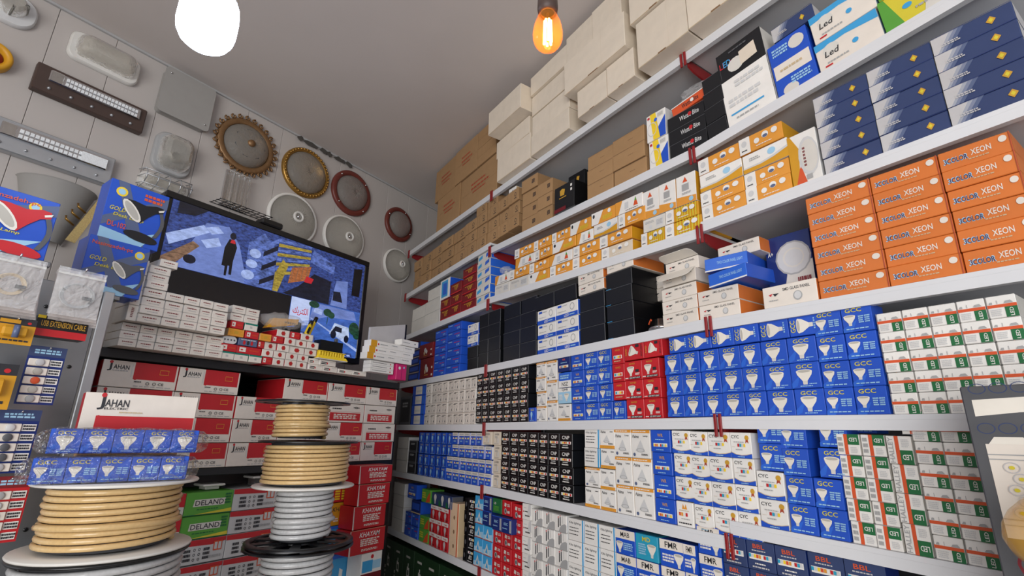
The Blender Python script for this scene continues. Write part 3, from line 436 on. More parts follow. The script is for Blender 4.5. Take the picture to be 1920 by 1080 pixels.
# ------------------------------------------------------------------ the room
ZC = 1.667                                   # ceiling above eye height
def struct(name, mb, parent=None):
    o = obj(name, mb, parent)
    if not parent: o['kind'] = 'structure'
    return o
XW = 1.54
mb = MB(); mb.box(XW, -2.6, 0, XW+.08, 3.36, ZC+CZ, 'wall_paint'); struct('wall_right', mb)
wb = MB(); wb.box(-1.7, 2.512, -CZ, 2.70, 2.58, ZC, 'lgrey')
wall_back = struct('wall_back', wb); wall_back.location = (0, 0, CZ); wall_back.rotation_euler = (0, 0, WA)
pm = MB(); pm.box(0, 2.5, -CZ, .1985, 2.512, ZC-.002, 'wall_paint', bev=.0015); pmesh = pm.mesh('panel')
for i in range(22):
    obj('panel', pmesh, wall_back, (-1.7+.2*i, 0, 0))
mb = MB(); mb.box(-2.6, -2.6, ZC+CZ, XW+.08, 4.0, ZC+CZ+.08, 'ceiling_paint'); struct('ceiling', mb)
mb = MB(); mb.box(-2.6, -2.6, -.08, XW+.08, 4.0, 0, 'floor_tile'); struct('floor', mb)
mb = MB(); mb.box(-2.6, -.3, 0, -2.52, 1.75, ZC+CZ, 'wall_paint'); struct('wall_left', mb)
tr = MB(); tr.box(-1.6, 2.488, ZC-.012, 2.68, 2.499, ZC-.001, 'grey'); t_ = struct('shadow_gap_strip_1', tr); t_.location = (0, 0, CZ); t_.rotation_euler = (0, 0, WA)  # grey strip painting in the thin dark shadow gap under the ceiling
for i, (u, w_) in enumerate([(1.47, .05), (1.56, .035), (1.60, .02), (1.68, .05), (1.75, .03), (1.40, .02)]):      # flaking patches at the ceiling joint
    rn = random.Random(i); pts = [(w_*(.6+.5*rn.random())*math.cos(a*.7), .016*(.6+.7*rn.random())*math.sin(a*.7)) for a in range(9)]
    m_ = MB(); m_.prism([(x, z) for x, z in pts], -.002, .0, 'mould')
    o = obj('plaster_flake', m_, wall_back, (u, 2.486, ZC-.022))

# ------------------------------------------------------------------ wall shelving on the right
SH = {1:((1.2,1.2),(1.2,1.205),(1.205,1.205)),2:((.888,.922),(.892,.852),(.848,.935)),3:((.598,.617),(.632,.588),(.604,.602)),
4:((.292,.298),(.302,.316),(.313,.292)),5:((.036,.036),(.042,.050),(.051,.045)),6:((-.233,-.229),(-.222,-.236),(-.199,-.222)),
7:((-.55,-.55),(-.55,-.55),(-.55,-.55)),8:((-.88,-.88),(-.88,-.88),(-.88,-.88))}
SEC = [(3.10, 2.004), (1.996, .814), (.806, -.45)]
shelving = empty('wall_shelving', (1.37, 1.3, 0)); tag(shelving, 'long white metal wall shelving with red brackets along right wall', 'shelving')
off = Vector((-1.37, -1.3, 0))
def hexa(mb, y0, y1, za, zb, x0, x1, t0, t1, k):      # a slab whose top runs from za at y0 to zb at y1; t0,t1 offsets below the top
    V = [(x0,y0,za-t1),(x1,y0,za-t1),(x1,y1,zb-t1),(x0,y1,zb-t1),(x0,y0,za-t0),(x1,y0,za-t0),(x1,y1,zb-t0),(x0,y1,zb-t0)]
    mb.add([(a+off.x, b+off.y, c+CZ) for a, b, c in V], [(0,3,2,1),(4,5,6,7),(0,1,5,4),(1,2,6,5),(2,3,7,6),(3,0,4,7)], k)
for l, s3 in SH.items():
    for (ya, yb), (za, zb) in zip(SEC, s3):
        m_ = MB(); hexa(m_, ya, yb, za, zb, 1.2, 1.52, .0, .010, 'shelf_white'); hexa(m_, ya, yb, za, zb, 1.2, 1.206, .0101, .031, 'shelf_white')
        hexa(m_, ya, yb, za, zb, 1.2061, 1.216, .025, .031, 'shelf_white')
        obj('shelf_board', m_, shelving)
    for yj, zj in ((3.09, s3[0][0]), (2.0, min(s3[0][1], s3[1][0])), (.81, min(s3[1][1], s3[2][0]))):
        m_ = MB(); pr = [(1.222, zj-.014), (1.52, zj-.014), (1.52, zj-.13), (1.44, zj-.075), (1.25, zj-.05), (1.222, zj-.04)]
        V = [(x+off.x, yj+off.y+s_*.003, z+CZ) for s_ in (-1, 1) for x, z in pr]; n = len(pr)
        m_.add(V, [tuple(range(n)), tuple(range(2*n-1, n-1, -1))]+[(i, n+i, n+(i+1) % n, (i+1) % n) for i in range(n)], 'bracket_red')
        for dy in (-.007, .007):
            m_.box(1.194+off.x, yj+off.y+dy-.004, zj-.05+CZ, 1.1995+off.x, yj+off.y+dy+.004, zj+.008+CZ, 'bracket_red', bev=.001)
        obj('bracket', m_, shelving)
lv = sorted(SH)
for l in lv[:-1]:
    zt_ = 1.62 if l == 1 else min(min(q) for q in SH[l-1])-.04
    m_ = MB(); m_.box(1.5205+off.x, -.44+off.y, max(max(q) for q in SH[l])+.004+CZ, 1.5235+off.x, 3.06+off.y, zt_+CZ, 'gap_shade'); obj('dark_backing', m_, shelving)  # added dark sheets that paint the shade behind the stock
for yj in (3.09, 2.0, .81, -.4):
    m_ = MB(); m_.box(1.524+off.x, yj+off.y-.02, .25, 1.539+off.x, yj+off.y+.02, 2.85, 'metal_grey', bev=.002); obj('upright', m_, shelving)

# ------------------------------------------------------------------ stock on the right wall: key, y edges (left to right), shelf heights, rows, row height, front x, place
RIGHT=[
  ('carton_red', [2.6813, 2.3692, 1.9639], 1.2, 1.2, 1, 0.225, 1.205, 'top shelf'),
  ('carton_red', [2.737, 2.4465, 2.1771], 1.427, 1.427, 1, 0.225, 1.205, 'top shelf upper row'),
  ('carton_plain', [2.1771, 1.9751], 1.427, 1.427, 2, 0.112, 1.205, 'top shelf'),
  ('cream_small', [1.9007, 1.615], 1.2004, 1.2016, 1, 0.14, 1.165, 'left of bulb, lowest'),
  ('cream_small', [1.9235, 1.6305], 1.3423, 1.3436, 1, 0.098, 1.175, 'left of bulb, middle'),
  ('cream_small', [1.8963, 1.6081], 1.4424, 1.4436, 1, 0.135, 1.1, 'left of bulb, jutting out'),
  ('cream_small', [1.6082, 1.3375], 1.2016, 1.2028, 4, 0.105, 1.16, 'behind the bulb'),
  ('cream_big', [1.2737, 1.1071, 0.9689], 1.2031, 1.2043, 1, 0.125, 1.15, 'right of bulb, lowest row'),
  ('cream_big', [1.3245, 0.9823], 1.3298, 1.3313, 1, 0.155, 1.12, 'right of bulb, jutting out'),
  ('cream_big', [1.3341, 1.1672, 1.0067], 1.4868, 1.4882, 1, 0.15, 1.145, 'right of bulb, upper row'),
  ('cream_big', [0.9457, 0.7375, 0.5441, 0.3992], 1.205, 1.205, 1, 0.19, 1.13, 'top shelf right end, lower row'),
  ('cream_big', [0.9625, 0.7511, 0.5461, 0.3656], 1.397, 1.397, 1, 0.2, 1.12, 'top shelf right end, upper row'),
  ('kraft_small', [2.995, 2.8667, 2.715, 2.5672, 2.4237, 2.2786, 2.1505, 2.0472, 1.9436, 1.8481, 1.7541], 0.8912, 0.9296, 3, 0.067, 1.205, 'second shelf far end'),
  ('kraft_small', [2.1657, 2.0597, 1.9586], 1.1189, 1.1253, 1, 0.06, 1.205, 'second shelf far end'),
  ('gold_white', [1.8507, 1.7859], 1.089, 1.0868, 1, 0.062, 1.205, 'second shelf'),
  ('kraft_mid', [1.7412, 1.6141], 0.8833, 0.879, 4, 0.066, 1.205, 'taller stack, second shelf'),
  ('kraft_mid', [1.6102, 1.5016], 0.8789, 0.8752, 3, 0.064, 1.205, 'shorter stack, second shelf'),
  ('black_gold', [1.4757, 1.3481], 0.8744, 0.8701, 1, 0.115, 1.19, 'second shelf'),
  ('black_gold_s', [1.5604, 1.4483], 0.8772, 0.8735, 4, 0.064, 1.34, 'second shelf'),
  ('kraft_wide', [1.2903, 1.1478, 0.9933], 0.8681, 0.8582, 3, 0.063, 1.205, 'second shelf'),
  ('blue_yellow', [0.984, 0.9023], 0.8578, 0.8551, 2, 0.102, 1.205, 'second shelf'),
  ('black_wattle', [0.8981, 0.7585], 0.855, 0.8503, 3, 0.05, 1.205, 'second shelf'),
  ('black_plain', [0.7567, 0.6892], 0.8517, 0.8563, 4, 0.053, 1.205, 'second shelf'),
  ('led_panel_box', [0.6874, 0.5439], 0.8565, 0.8664, 1, 0.26, 1.205, 'second shelf'),
  ('blue_panel_box', [0.5424, 0.4375], 0.8665, 0.8737, 1, 0.17, 1.205, 'second shelf'),
  ('navy_box', [0.5324, 0.4222], 1.0392, 1.0468, 1, 0.045, 1.205, 'second shelf'),
  ('white_panel_box', [0.435, 0.2935], 0.8739, 0.8837, 2, 0.085, 1.205, 'second shelf'),
  ('yellow_green_box', [0.2914, 0.168, 0.0407], 0.8838, 0.9011, 2, 0.09, 1.205, 'second shelf'),
  ('grey_white', [2.9665, 2.7619, 2.5561], 0.6003, 0.6074, 2, 0.078, 1.205, 'third shelf far end'),
  ('grey_white', [2.7327, 2.5702], 0.7623, 0.7652, 1, 0.07, 1.205, 'third shelf far end'),
  ('red_gold', [2.5492, 2.4223, 2.2921], 0.6075, 0.612, 2, 0.062, 1.205, 'third shelf'),
  ('blue_side', [2.5659, 2.4434], 0.7332, 0.7353, 1, 0.12, 1.205, 'third shelf'),
  ('red_gold', [2.4303, 2.2984], 0.7356, 0.7378, 1, 0.06, 1.205, 'third shelf middle'),
  ('red_gold', [2.2861, 2.1384], 0.6121, 0.6146, 5, 0.047, 1.205, 'third shelf right'),
  ('blue_white_s', [2.133, 1.9991], 0.6147, 0.617, 6, 0.045, 1.205, 'third shelf'),
  ('white_spec', [1.9549, 1.8253, 1.6746], 0.6303, 0.62, 1, 0.05, 1.205, 'third shelf'),
  ('yellow_qr', [1.9576, 1.8271], 0.6824, 0.6776, 1, 0.045, 1.205, 'third shelf'),
  ('yellow_dots', [1.8271, 1.6753], 0.6776, 0.672, 1, 0.045, 1.205, 'third shelf'),
  ('yellow_slash', [1.6706, 1.5285], 0.6198, 0.6146, 1, 0.045, 1.205, 'third shelf bottom row'),
  ('yellow_dots', [1.525, 1.3818, 1.2291], 0.6144, 0.6035, 1, 0.045, 1.205, 'third shelf bottom row'),
  ('cream_dots', [1.2263, 1.0732], 0.6034, 0.5977, 1, 0.045, 1.205, 'third shelf bottom row'),
  ('yellow_dots', [1.6713, 1.5354], 0.6668, 0.6618, 1, 0.045, 1.205, 'third shelf second row'),
  ('yellow_qr', [1.5318, 1.3838], 0.6617, 0.6562, 1, 0.045, 1.205, 'third shelf second row'),
  ('yellow_dots', [1.3806, 1.2324, 1.0748], 0.6561, 0.6448, 1, 0.045, 1.205, 'third shelf second row'),
  ('yellow_qr', [1.7802, 1.6286], 0.7209, 0.7153, 1, 0.045, 1.205, 'third shelf third row'),
  ('yellow_dots', [1.6247, 1.5101], 0.7151, 0.7109, 1, 0.045, 1.205, 'third shelf third row'),
  ('yellow_slash', [1.5066, 1.3604], 0.7108, 0.7054, 1, 0.045, 1.205, 'third shelf third row'),
  ('yellow_qr', [1.3573, 1.2642], 0.7052, 0.7018, 1, 0.045, 1.205, 'third shelf, centre of third row'),
  ('gold_swirl', [1.2614, 1.1389], 0.7017, 0.6972, 1, 0.05, 1.205, 'third shelf third row'),
  ('yellow_dots', [1.1363, 1.0127], 0.6971, 0.6925, 1, 0.05, 1.205, 'third shelf, right of third row'),
  ('yellow_dots', [1.7859, 1.6368, 1.5169], 0.7681, 0.7581, 1, 0.045, 1.205, 'third shelf fourth row'),
  ('yellow_dots', [1.5133, 1.3975], 0.758, 0.7537, 1, 0.045, 1.205, 'third shelf upper row'),
  ('yellow_slash', [1.3942, 1.2769], 0.7536, 0.7493, 1, 0.05, 1.205, 'third shelf upper row'),
  ('yellow_slash', [1.2738, 1.1515], 0.7541, 0.7496, 1, 0.05, 1.205, 'third shelf upper row near end'),
  ('yellow_qr', [1.1489, 1.0204], 0.7495, 0.7448, 1, 0.05, 1.205, 'third shelf upper row'),
  ('yellow_stripe', [1.0359, 0.9378, 0.8048], 0.5964, 0.5878, 1, 0.045, 1.205, 'third shelf'),
  ('white_spec', [1.0256, 0.9338], 0.643, 0.6396, 1, 0.045, 1.205, 'third shelf right'),
  ('yellow_stripe', [0.9317, 0.8125], 0.6395, 0.6351, 1, 0.045, 1.205, 'third shelf second row'),
  ('yellow_tall', [1.0267, 0.9553, 0.8886, 0.8151], 0.69, 0.6822, 1, 0.1, 1.205, 'third shelf'),
  ('yellow_dots', [0.8011, 0.6628, 0.54], 0.604, 0.6036, 2, 0.045, 1.205, 'third shelf by bracket'),
  ('gold_swirl', [0.7988, 0.6624, 0.5366], 0.696, 0.6956, 1, 0.055, 1.205, 'third shelf by bracket'),
  ('yellow_dots', [0.8004, 0.665, 0.5424], 0.753, 0.7526, 1, 0.05, 1.205, 'third shelf top, by bracket'),
  ('round_gold_box', [0.5387, 0.4681], 0.6036, 0.6035, 1, 0.14, 1.205, 'third shelf'),
  ('navy_box', [0.4633, 0.3445, 0.2246, 0.097], 0.6034, 0.6029, 5, 0.0425, 1.205, 'third shelf'),
  ('blue_dark', [2.95, 2.7956], 0.2928, 0.2937, 5, 0.047, 1.205, 'fourth shelf far end'),
  ('red_gift', [2.78, 2.5962], 0.2937, 0.2947, 1, 0.12, 1.205, 'fourth shelf'),
  ('red_gift', [2.801, 2.614], 0.4156, 0.4167, 1, 0.085, 1.205, 'fourth shelf upper'),
  ('blue_print', [2.5892, 2.4425], 0.2948, 0.2956, 6, 0.043, 1.205, 'fourth shelf'),
  ('blue_print', [2.4361, 2.2727], 0.2956, 0.2965, 6, 0.045, 1.205, 'fourth shelf right stack'),
  ('black_plain', [2.1995, 2.0933], 0.2969, 0.2975, 2, 0.057, 1.205, 'fourth shelf lower left'),
  ('led_ring', [2.2099, 2.1019], 0.4129, 0.4134, 2, 0.058, 1.205, 'fourth shelf upper'),
  ('black_plain', [2.0882, 1.9991, 1.8925], 0.301, 0.3033, 4, 0.064, 1.205, 'fourth shelf'),
  ('black_plain', [1.8659, 1.7323, 1.6145], 0.3036, 0.3065, 4, 0.064, 1.205, 'fourth shelf middle'),
  ('led_ring', [1.6073, 1.487, 1.3539], 0.3066, 0.3096, 3, 0.06, 1.205, 'fourth shelf'),
  ('black_plain', [1.6269, 1.4949, 1.3603], 0.4894, 0.4925, 1, 0.06, 1.205, 'fourth shelf on white boxes'),
  ('black_plain', [1.3481, 1.2166], 0.3097, 0.3112, 3, 0.062, 1.205, 'fourth shelf right'),
  ('smd', [1.3541, 1.2177], 0.4986, 0.5002, 2, 0.04, 1.205, 'fourth shelf'),
  ('black_big', [1.2089, 1.0857], 0.3113, 0.3128, 4, 0.058, 1.205, 'fourth shelf'),
  ('smd', [1.2021, 1.0767], 0.5454, 0.5469, 1, 0.045, 1.205, 'fourth shelf on tall black stack'),
  ('smd', [0.97, 0.8436], 0.3141, 0.3156, 3, 0.04, 1.205, 'fourth shelf'),
  ('smd', [1.1203, 0.9883], 0.4423, 0.4439, 2, 0.045, 1.33, 'fourth shelf at back'),
  ('smd', [0.8419, 0.7154], 0.3135, 0.3114, 2, 0.042, 1.205, 'fourth shelf beside bracket'),
  ('smd_big', [0.6531, 0.5218], 0.3104, 0.3082, 1, 0.055, 1.205, 'fourth shelf'),
  ('downlight_box', [0.6855, 0.5639], 0.3109, 0.3089, 1, 0.22, 1.3, 'fourth shelf'),
  ('xeon', [0.5195, 0.3808, 0.2596, 0.151], 0.3082, 0.302, 6, 0.0425, 1.205, 'fourth shelf'),
  ('dark_box', [3.0527, 2.8753], 0.036, 0.036, 1, 0.17, 1.205, 'fifth shelf far end'),
  ('wrap_blue', [2.8673, 2.6842], 0.036, 0.036, 4, 0.056, 1.205, 'fifth shelf far end'),
  ('sketch', [2.6698, 2.5956, 2.5244, 2.4562, 2.3906, 2.3277, 2.2672, 2.2089, 2.1528, 2.0988], 0.036, 0.036, 4, 0.056, 1.205, 'fifth shelf'),
  ('cnp', [2.0938, 2.0373, 1.9787, 1.9155, 1.8529, 1.7931, 1.734, 1.6702], 0.0414, 0.0442, 4, 0.057, 1.205, 'fifth shelf'),
  ('gcc_a', [1.6665, 1.6199], 0.0442, 0.0446, 1, 0.055, 1.205, 'fifth shelf'),
  ('palma', [1.6164, 1.5516], 0.0446, 0.045, 4, 0.057, 1.205, 'fifth shelf left column'),
  ('palma', [1.5483, 1.4838], 0.045, 0.0455, 3, 0.076, 1.205, 'fifth shelf right column'),
  ('palma_low', [1.4776, 1.4051], 0.0455, 0.046, 1, 0.06, 1.205, 'fifth shelf'),
  ('qhr', [1.4767, 1.4036], 0.1075, 0.108, 1, 0.056, 1.205, 'fifth shelf'),
  ('nsz', [1.4759, 1.4022], 0.1655, 0.166, 1, 0.056, 1.205, 'fifth shelf'),
  ('wr_navy', [1.4783, 1.4037], 0.2235, 0.224, 1, 0.06, 1.205, 'fifth shelf'),
  ('wr', [1.4022, 1.3315], 0.046, 0.0465, 4, 0.0585, 1.205, 'fifth shelf'),
  ('gcc_r', [1.3288, 1.2601, 1.1957], 0.0465, 0.0474, 4, 0.0585, 1.205, 'fifth shelf left of red boxes'),
  ('gcc_r', [1.1933, 1.1396], 0.0474, 0.0478, 1, 0.0585, 1.205, 'fifth shelf under red boxes'),
  ('mvd_bar', [1.1923, 1.1358], 0.1084, 0.1088, 3, 0.058, 1.205, 'fifth shelf left'),
  ('mvd', [1.1374, 1.0633, 0.9945], 0.0478, 0.0488, 3, 0.06, 1.205, 'fifth shelf'),
  ('mvd_t', [1.135, 1.0517, 0.979], 0.2308, 0.2319, 1, 0.055, 1.205, 'fifth shelf top row'),
  ('gcc', [0.9753, 0.9162, 0.8543, 0.795, 0.7327, 0.6763, 0.6105, 0.5436], 0.0518, 0.0497, 3, 0.06, 1.205, 'fifth shelf'),
  ('gcc_r', [0.5436, 0.4836, 0.4223], 0.0497, 0.0492, 4, 0.058, 1.205, 'fifth shelf right of bracket'),
  ('gcc_t', [0.9573, 0.8877, 0.8115, 0.7431, 0.6744, 0.6011, 0.5309], 0.2337, 0.2317, 1, 0.048, 1.205, 'fifth shelf top row'),
  ('halley', [0.4187, 0.3732, 0.3294, 0.2858, 0.244, 0.2022], 0.0491, 0.0481, 5, 0.0412, 1.205, 'fifth shelf'),
  ('grey_white', [3.0369, 2.8707], -0.2328, -0.2322, 3, 0.066, 1.205, 'sixth shelf far end'),
  ('dark_box', [2.8628, 2.748], -0.2321, -0.2317, 3, 0.06, 1.205, 'sixth shelf'),
  ('gcc_a', [2.7259, 2.6487, 2.5748, 2.5042, 2.4364, 2.3715], -0.2316, -0.2304, 2, 0.056, 1.205, 'sixth shelf lower rows'),
  ('gcc_a', [2.724, 2.6485, 2.5762, 2.5069, 2.4404, 2.3765, 2.3152], -0.1176, -0.1161, 2, 0.056, 1.205, 'sixth shelf upper rows'),
  ('cyc_s', [2.3656, 2.2959, 2.2294, 2.1656, 2.1046, 2.0461, 1.9904, 1.9364], -0.2303, -0.2288, 2, 0.056, 1.205, 'sixth shelf lower rows'),
  ('cyc_s', [2.3094, 2.2415, 2.1765, 2.1143, 2.0546, 1.9979, 1.9428], -0.1161, -0.1148, 1, 0.056, 1.205, 'sixth shelf third row'),
  ('cyc_s', [2.3158, 2.2537, 2.1941, 2.1368, 2.0816, 2.0285], -0.0591, -0.0581, 1, 0.056, 1.205, 'sixth shelf top row'),
  ('laser', [2.0237, 1.946], -0.0507, -0.0516, 1, 0.056, 1.205, 'sixth shelf'),
  ('laser', [1.9277, 1.8684], -0.2229, -0.2235, 4, 0.057, 1.205, 'sixth shelf'),
  ('cnp', [1.8643, 1.7992, 1.7335, 1.668, 1.6012, 1.5397, 1.4754, 1.4007], -0.2236, -0.2291, 4, 0.0575, 1.205, 'sixth shelf'),
  ('palma_low', [1.3439, 1.2704], -0.2297, -0.2306, 1, 0.061, 1.205, 'sixth shelf'),
  ('palma', [1.3417, 1.2675], -0.1667, -0.1676, 1, 0.061, 1.205, 'sixth shelf'),
  ('kika', [1.3395, 1.2646], -0.1038, -0.1047, 2, 0.061, 1.205, 'sixth shelf'),
  ('palma_low', [1.268, 1.1997], -0.2306, -0.2314, 2, 0.062, 1.205, 'sixth shelf left'),
  ('palma_low', [1.2621, 1.1925], -0.1047, -0.1055, 2, 0.062, 1.205, 'sixth shelf upper left'),
  ('palma', [1.1951, 1.1233, 1.0469], -0.2315, -0.2332, 3, 0.083, 1.205, 'sixth shelf'),
  ('wr', [1.045, 0.9732], -0.2332, -0.2341, 4, 0.0625, 1.205, 'sixth shelf'),
  ('gold_logo', [0.9714, 0.9151], -0.2341, -0.2348, 1, 0.063, 1.205, 'sixth shelf'),
  ('cyc', [0.969, 0.9069], -0.1691, -0.1699, 3, 0.0615, 1.205, 'sixth shelf left column'),
  ('cyc', [0.9118, 0.8533, 0.7859, 0.7275], -0.2348, -0.237, 4, 0.062, 1.205, 'sixth shelf'),
  ('cyc', [0.7262, 0.6591], -0.2005, -0.2018, 2, 0.062, 1.205, 'sixth shelf right column'),
  ('gcc_r', [0.7126, 0.644], -0.0748, -0.076, 2, 0.062, 1.205, 'sixth shelf over white boxes'),
  ('gcc_r', [0.6567, 0.5958], -0.2018, -0.2029, 4, 0.06, 1.205, 'sixth shelf left column'),
  ('gcc_r', [0.5947, 0.536], -0.2029, -0.204, 2, 0.06, 1.205, 'sixth shelf right column'),
  ('gcc', [0.5776, 0.5187], -0.0812, -0.0823, 1, 0.062, 1.205, 'sixth shelf right column'),
  ('gcc_r', [0.5692, 0.5107], -0.0174, -0.0185, 1, 0.06, 1.205, 'sixth shelf topmost of right column'),
  ('halley_v', [0.534, 0.4886, 0.4439], -0.204, -0.2057, 5, 0.043, 1.205, 'sixth shelf'),
  ('halley_v2', [0.4422, 0.3984], -0.2057, -0.2065, 4, 0.0535, 1.205, 'sixth shelf'),
  ('gcc_r', [0.5289, 0.4745], 0.0129, 0.0119, 1, 0.045, 1.26, 'sixth shelf, top of column'),
  ('halley_v', [0.4127, 0.3718], 0.0107, 0.01, 1, 0.045, 1.205, 'sixth shelf, topmost'),
  ('halley', [0.3968, 0.352, 0.3073, 0.2631], -0.2065, -0.209, 6, 0.041, 1.205, 'sixth shelf'),
  ('grey_white', [3.0415, 2.8767], -0.55, -0.55, 4, 0.064, 1.205, 'seventh shelf far end'),
  ('blue_print', [2.8378, 2.7479, 2.6556], -0.55, -0.55, 2, 0.06, 1.205, 'seventh shelf'),
  ('wr', [2.8297, 2.7032], -0.36, -0.36, 1, 0.075, 1.205, 'seventh shelf upper'),
  ('green_orange', [2.6487, 2.5359], -0.55, -0.55, 2, 0.062, 1.205, 'seventh shelf'),
  ('blue_dark', [2.7636, 2.6421], -0.428, -0.428, 1, 0.065, 1.205, 'seventh shelf'),
  ('green_orange', [2.6398, 2.5328], -0.36, -0.36, 1, 0.065, 1.205, 'seventh shelf upper'),
  ('red_bulb', [2.5231, 2.4547, 2.3835, 2.3155], -0.55, -0.55, 3, 0.063, 1.205, 'seventh shelf'),
  ('grey_bulb', [2.5201, 2.4327, 2.3499, 2.2824], -0.359, -0.359, 1, 0.058, 1.205, 'seventh shelf over red boxes'),
  ('beige_pack', [2.2989, 2.2138], -0.55, -0.55, 1, 0.225, 1.205, 'seventh shelf'),
  ('cnp_side', [2.1632, 2.067], -0.55, -0.55, 5, 0.052, 1.205, 'seventh shelf'),
  ('sky_bulb', [2.067, 1.9948], -0.55, -0.55, 5, 0.056, 1.205, 'seventh shelf left column'),
  ('sky_bulb', [1.9904, 1.9181], -0.55, -0.55, 3, 0.056, 1.205, 'seventh shelf right column'),
  ('eec', [2.0019, 1.9276], -0.38, -0.38, 2, 0.058, 1.205, 'seventh shelf'),
  ('red_stack', [1.9139, 1.8418, 1.7737], -0.55, -0.55, 3, 0.056, 1.205, 'seventh shelf lower'),
  ('eec', [1.883, 1.8105, 1.7384], -0.38, -0.38, 1, 0.055, 1.18, 'seventh shelf over red boxes'),
  ('green_box', [1.9265, 1.8558], -0.323, -0.323, 1, 0.058, 1.205, 'seventh shelf'),
  ('red_stack', [1.8517, 1.7811], -0.323, -0.323, 1, 0.058, 1.205, 'seventh shelf top left'),
  ('red_stack', [1.77, 1.7023], -0.55, -0.55, 5, 0.056, 1.205, 'seventh shelf right'),
  ('pk_white', [1.703, 1.6439], -0.55, -0.55, 5, 0.058, 1.205, 'seventh shelf'),
  ('grey_arch', [1.6405, 1.5749, 1.5038, 1.4371], -0.55, -0.55, 5, 0.0555, 1.205, 'seventh shelf'),
  ('kika', [1.4334, 1.352, 1.2789, 1.2087], -0.55, -0.55, 4, 0.0685, 1.205, 'seventh shelf'),
  ('mab', [1.2053, 1.1252], -0.55, -0.55, 4, 0.0685, 1.205, 'seventh shelf'),
  ('fmr', [1.1245, 1.0418], -0.55, -0.55, 3, 0.0685, 1.205, 'seventh shelf left'),
  ('md', [1.1269, 1.0427], -0.344, -0.344, 1, 0.068, 1.205, 'seventh shelf'),
  ('fmr', [1.0364, 0.9558, 0.9158], -0.55, -0.55, 4, 0.0685, 1.205, 'seventh shelf'),
  ('fmr', [0.9081, 0.8405], -0.55, -0.55, 5, 0.065, 1.205, 'seventh shelf right column'),
  ('bbl', [0.8372, 0.7713, 0.702, 0.631, 0.5576, 0.4819], -0.55, -0.55, 5, 0.063, 1.205, 'seventh shelf'),
  ('green_tall', [3.1167, 2.9713, 2.8296, 2.6851, 2.54, 2.3848, 2.2142, 2.0275], -0.88, -0.88, 1, 0.27, 1.205, 'lowest shelf'),
]

for key, ys, zl, zr, rows, h, xf, where in RIGHT:
    n = len(ys)-1; desc = DS[key][1]
    tl = math.atan2(zl-zr, ys[0]-ys[-1]) if abs(zl-zr) < .05 else 0
    for c in range(n):
        w = ys[c]-ys[c+1]; ym = (ys[c]+ys[c+1])/2; f = (ys[0]-ym)/max(1e-6, ys[0]-ys[-1]); z = zl+(zr-zl)*f
        for r in range(rows):
            put(key, w-(.005 if 'cream' in key or 'carton' in key else .004 if 'kraft' in key else .0022), h-(.0025 if 'cream' in key or 'kraft' in key or 'carton' in key else .0009), (xf+random.uniform(-.0015, .003)*(3 if 'kraft' in key or 'cream' in key or 'carton' in key else 1), ym, z+CZ+.0006+r*h), -math.pi/2,
                lab(desc, r, rows, c, n, where), (desc.split(',')[0]+'s, '+where.split(',')[0]) if n*rows > 1 else None, tl)

# ------------------------------------------------------------------ cabinet and stock on the back wall: key, u edges, base height, rows, row height, front distance, place
cab = empty('stock_cabinet', bk(1.22, -CZ, 2.25), WA); tag(cab, 'black open stock cabinet under the television', 'cabinet')
def cbox(name, u0, u1, z0, z1, d0, d1, k='cabinet_black'):
    m_ = MB(); m_.box(u0-1.22, d0-2.25, z0+CZ, u1-1.22, d1-2.25, z1+CZ, k, bev=.002); return obj(name, m_, cab)
cbox('top_board', .545, 1.885, .214, .245, 2.0, 2.495); cbox('side_panel', .545, .5645, -1.33, .2135, 2.01, 2.49); cbox('side_panel', 1.868, 1.888, -1.33, .2135, 2.01, 2.49)
cbox('middle_board', .565, 1.8675, -.170, -.1425, 2.005, 2.49); cbox('lower_board', .575, 1.8675, -.735, -.7025, 1.88, 2.49); cbox('dark_backing', .575, 1.8675, -1.33, .2135, 2.4905, 2.4985); cbox('plinth', .575, 1.8675, -1.349, -1.33, 2.05, 2.45)
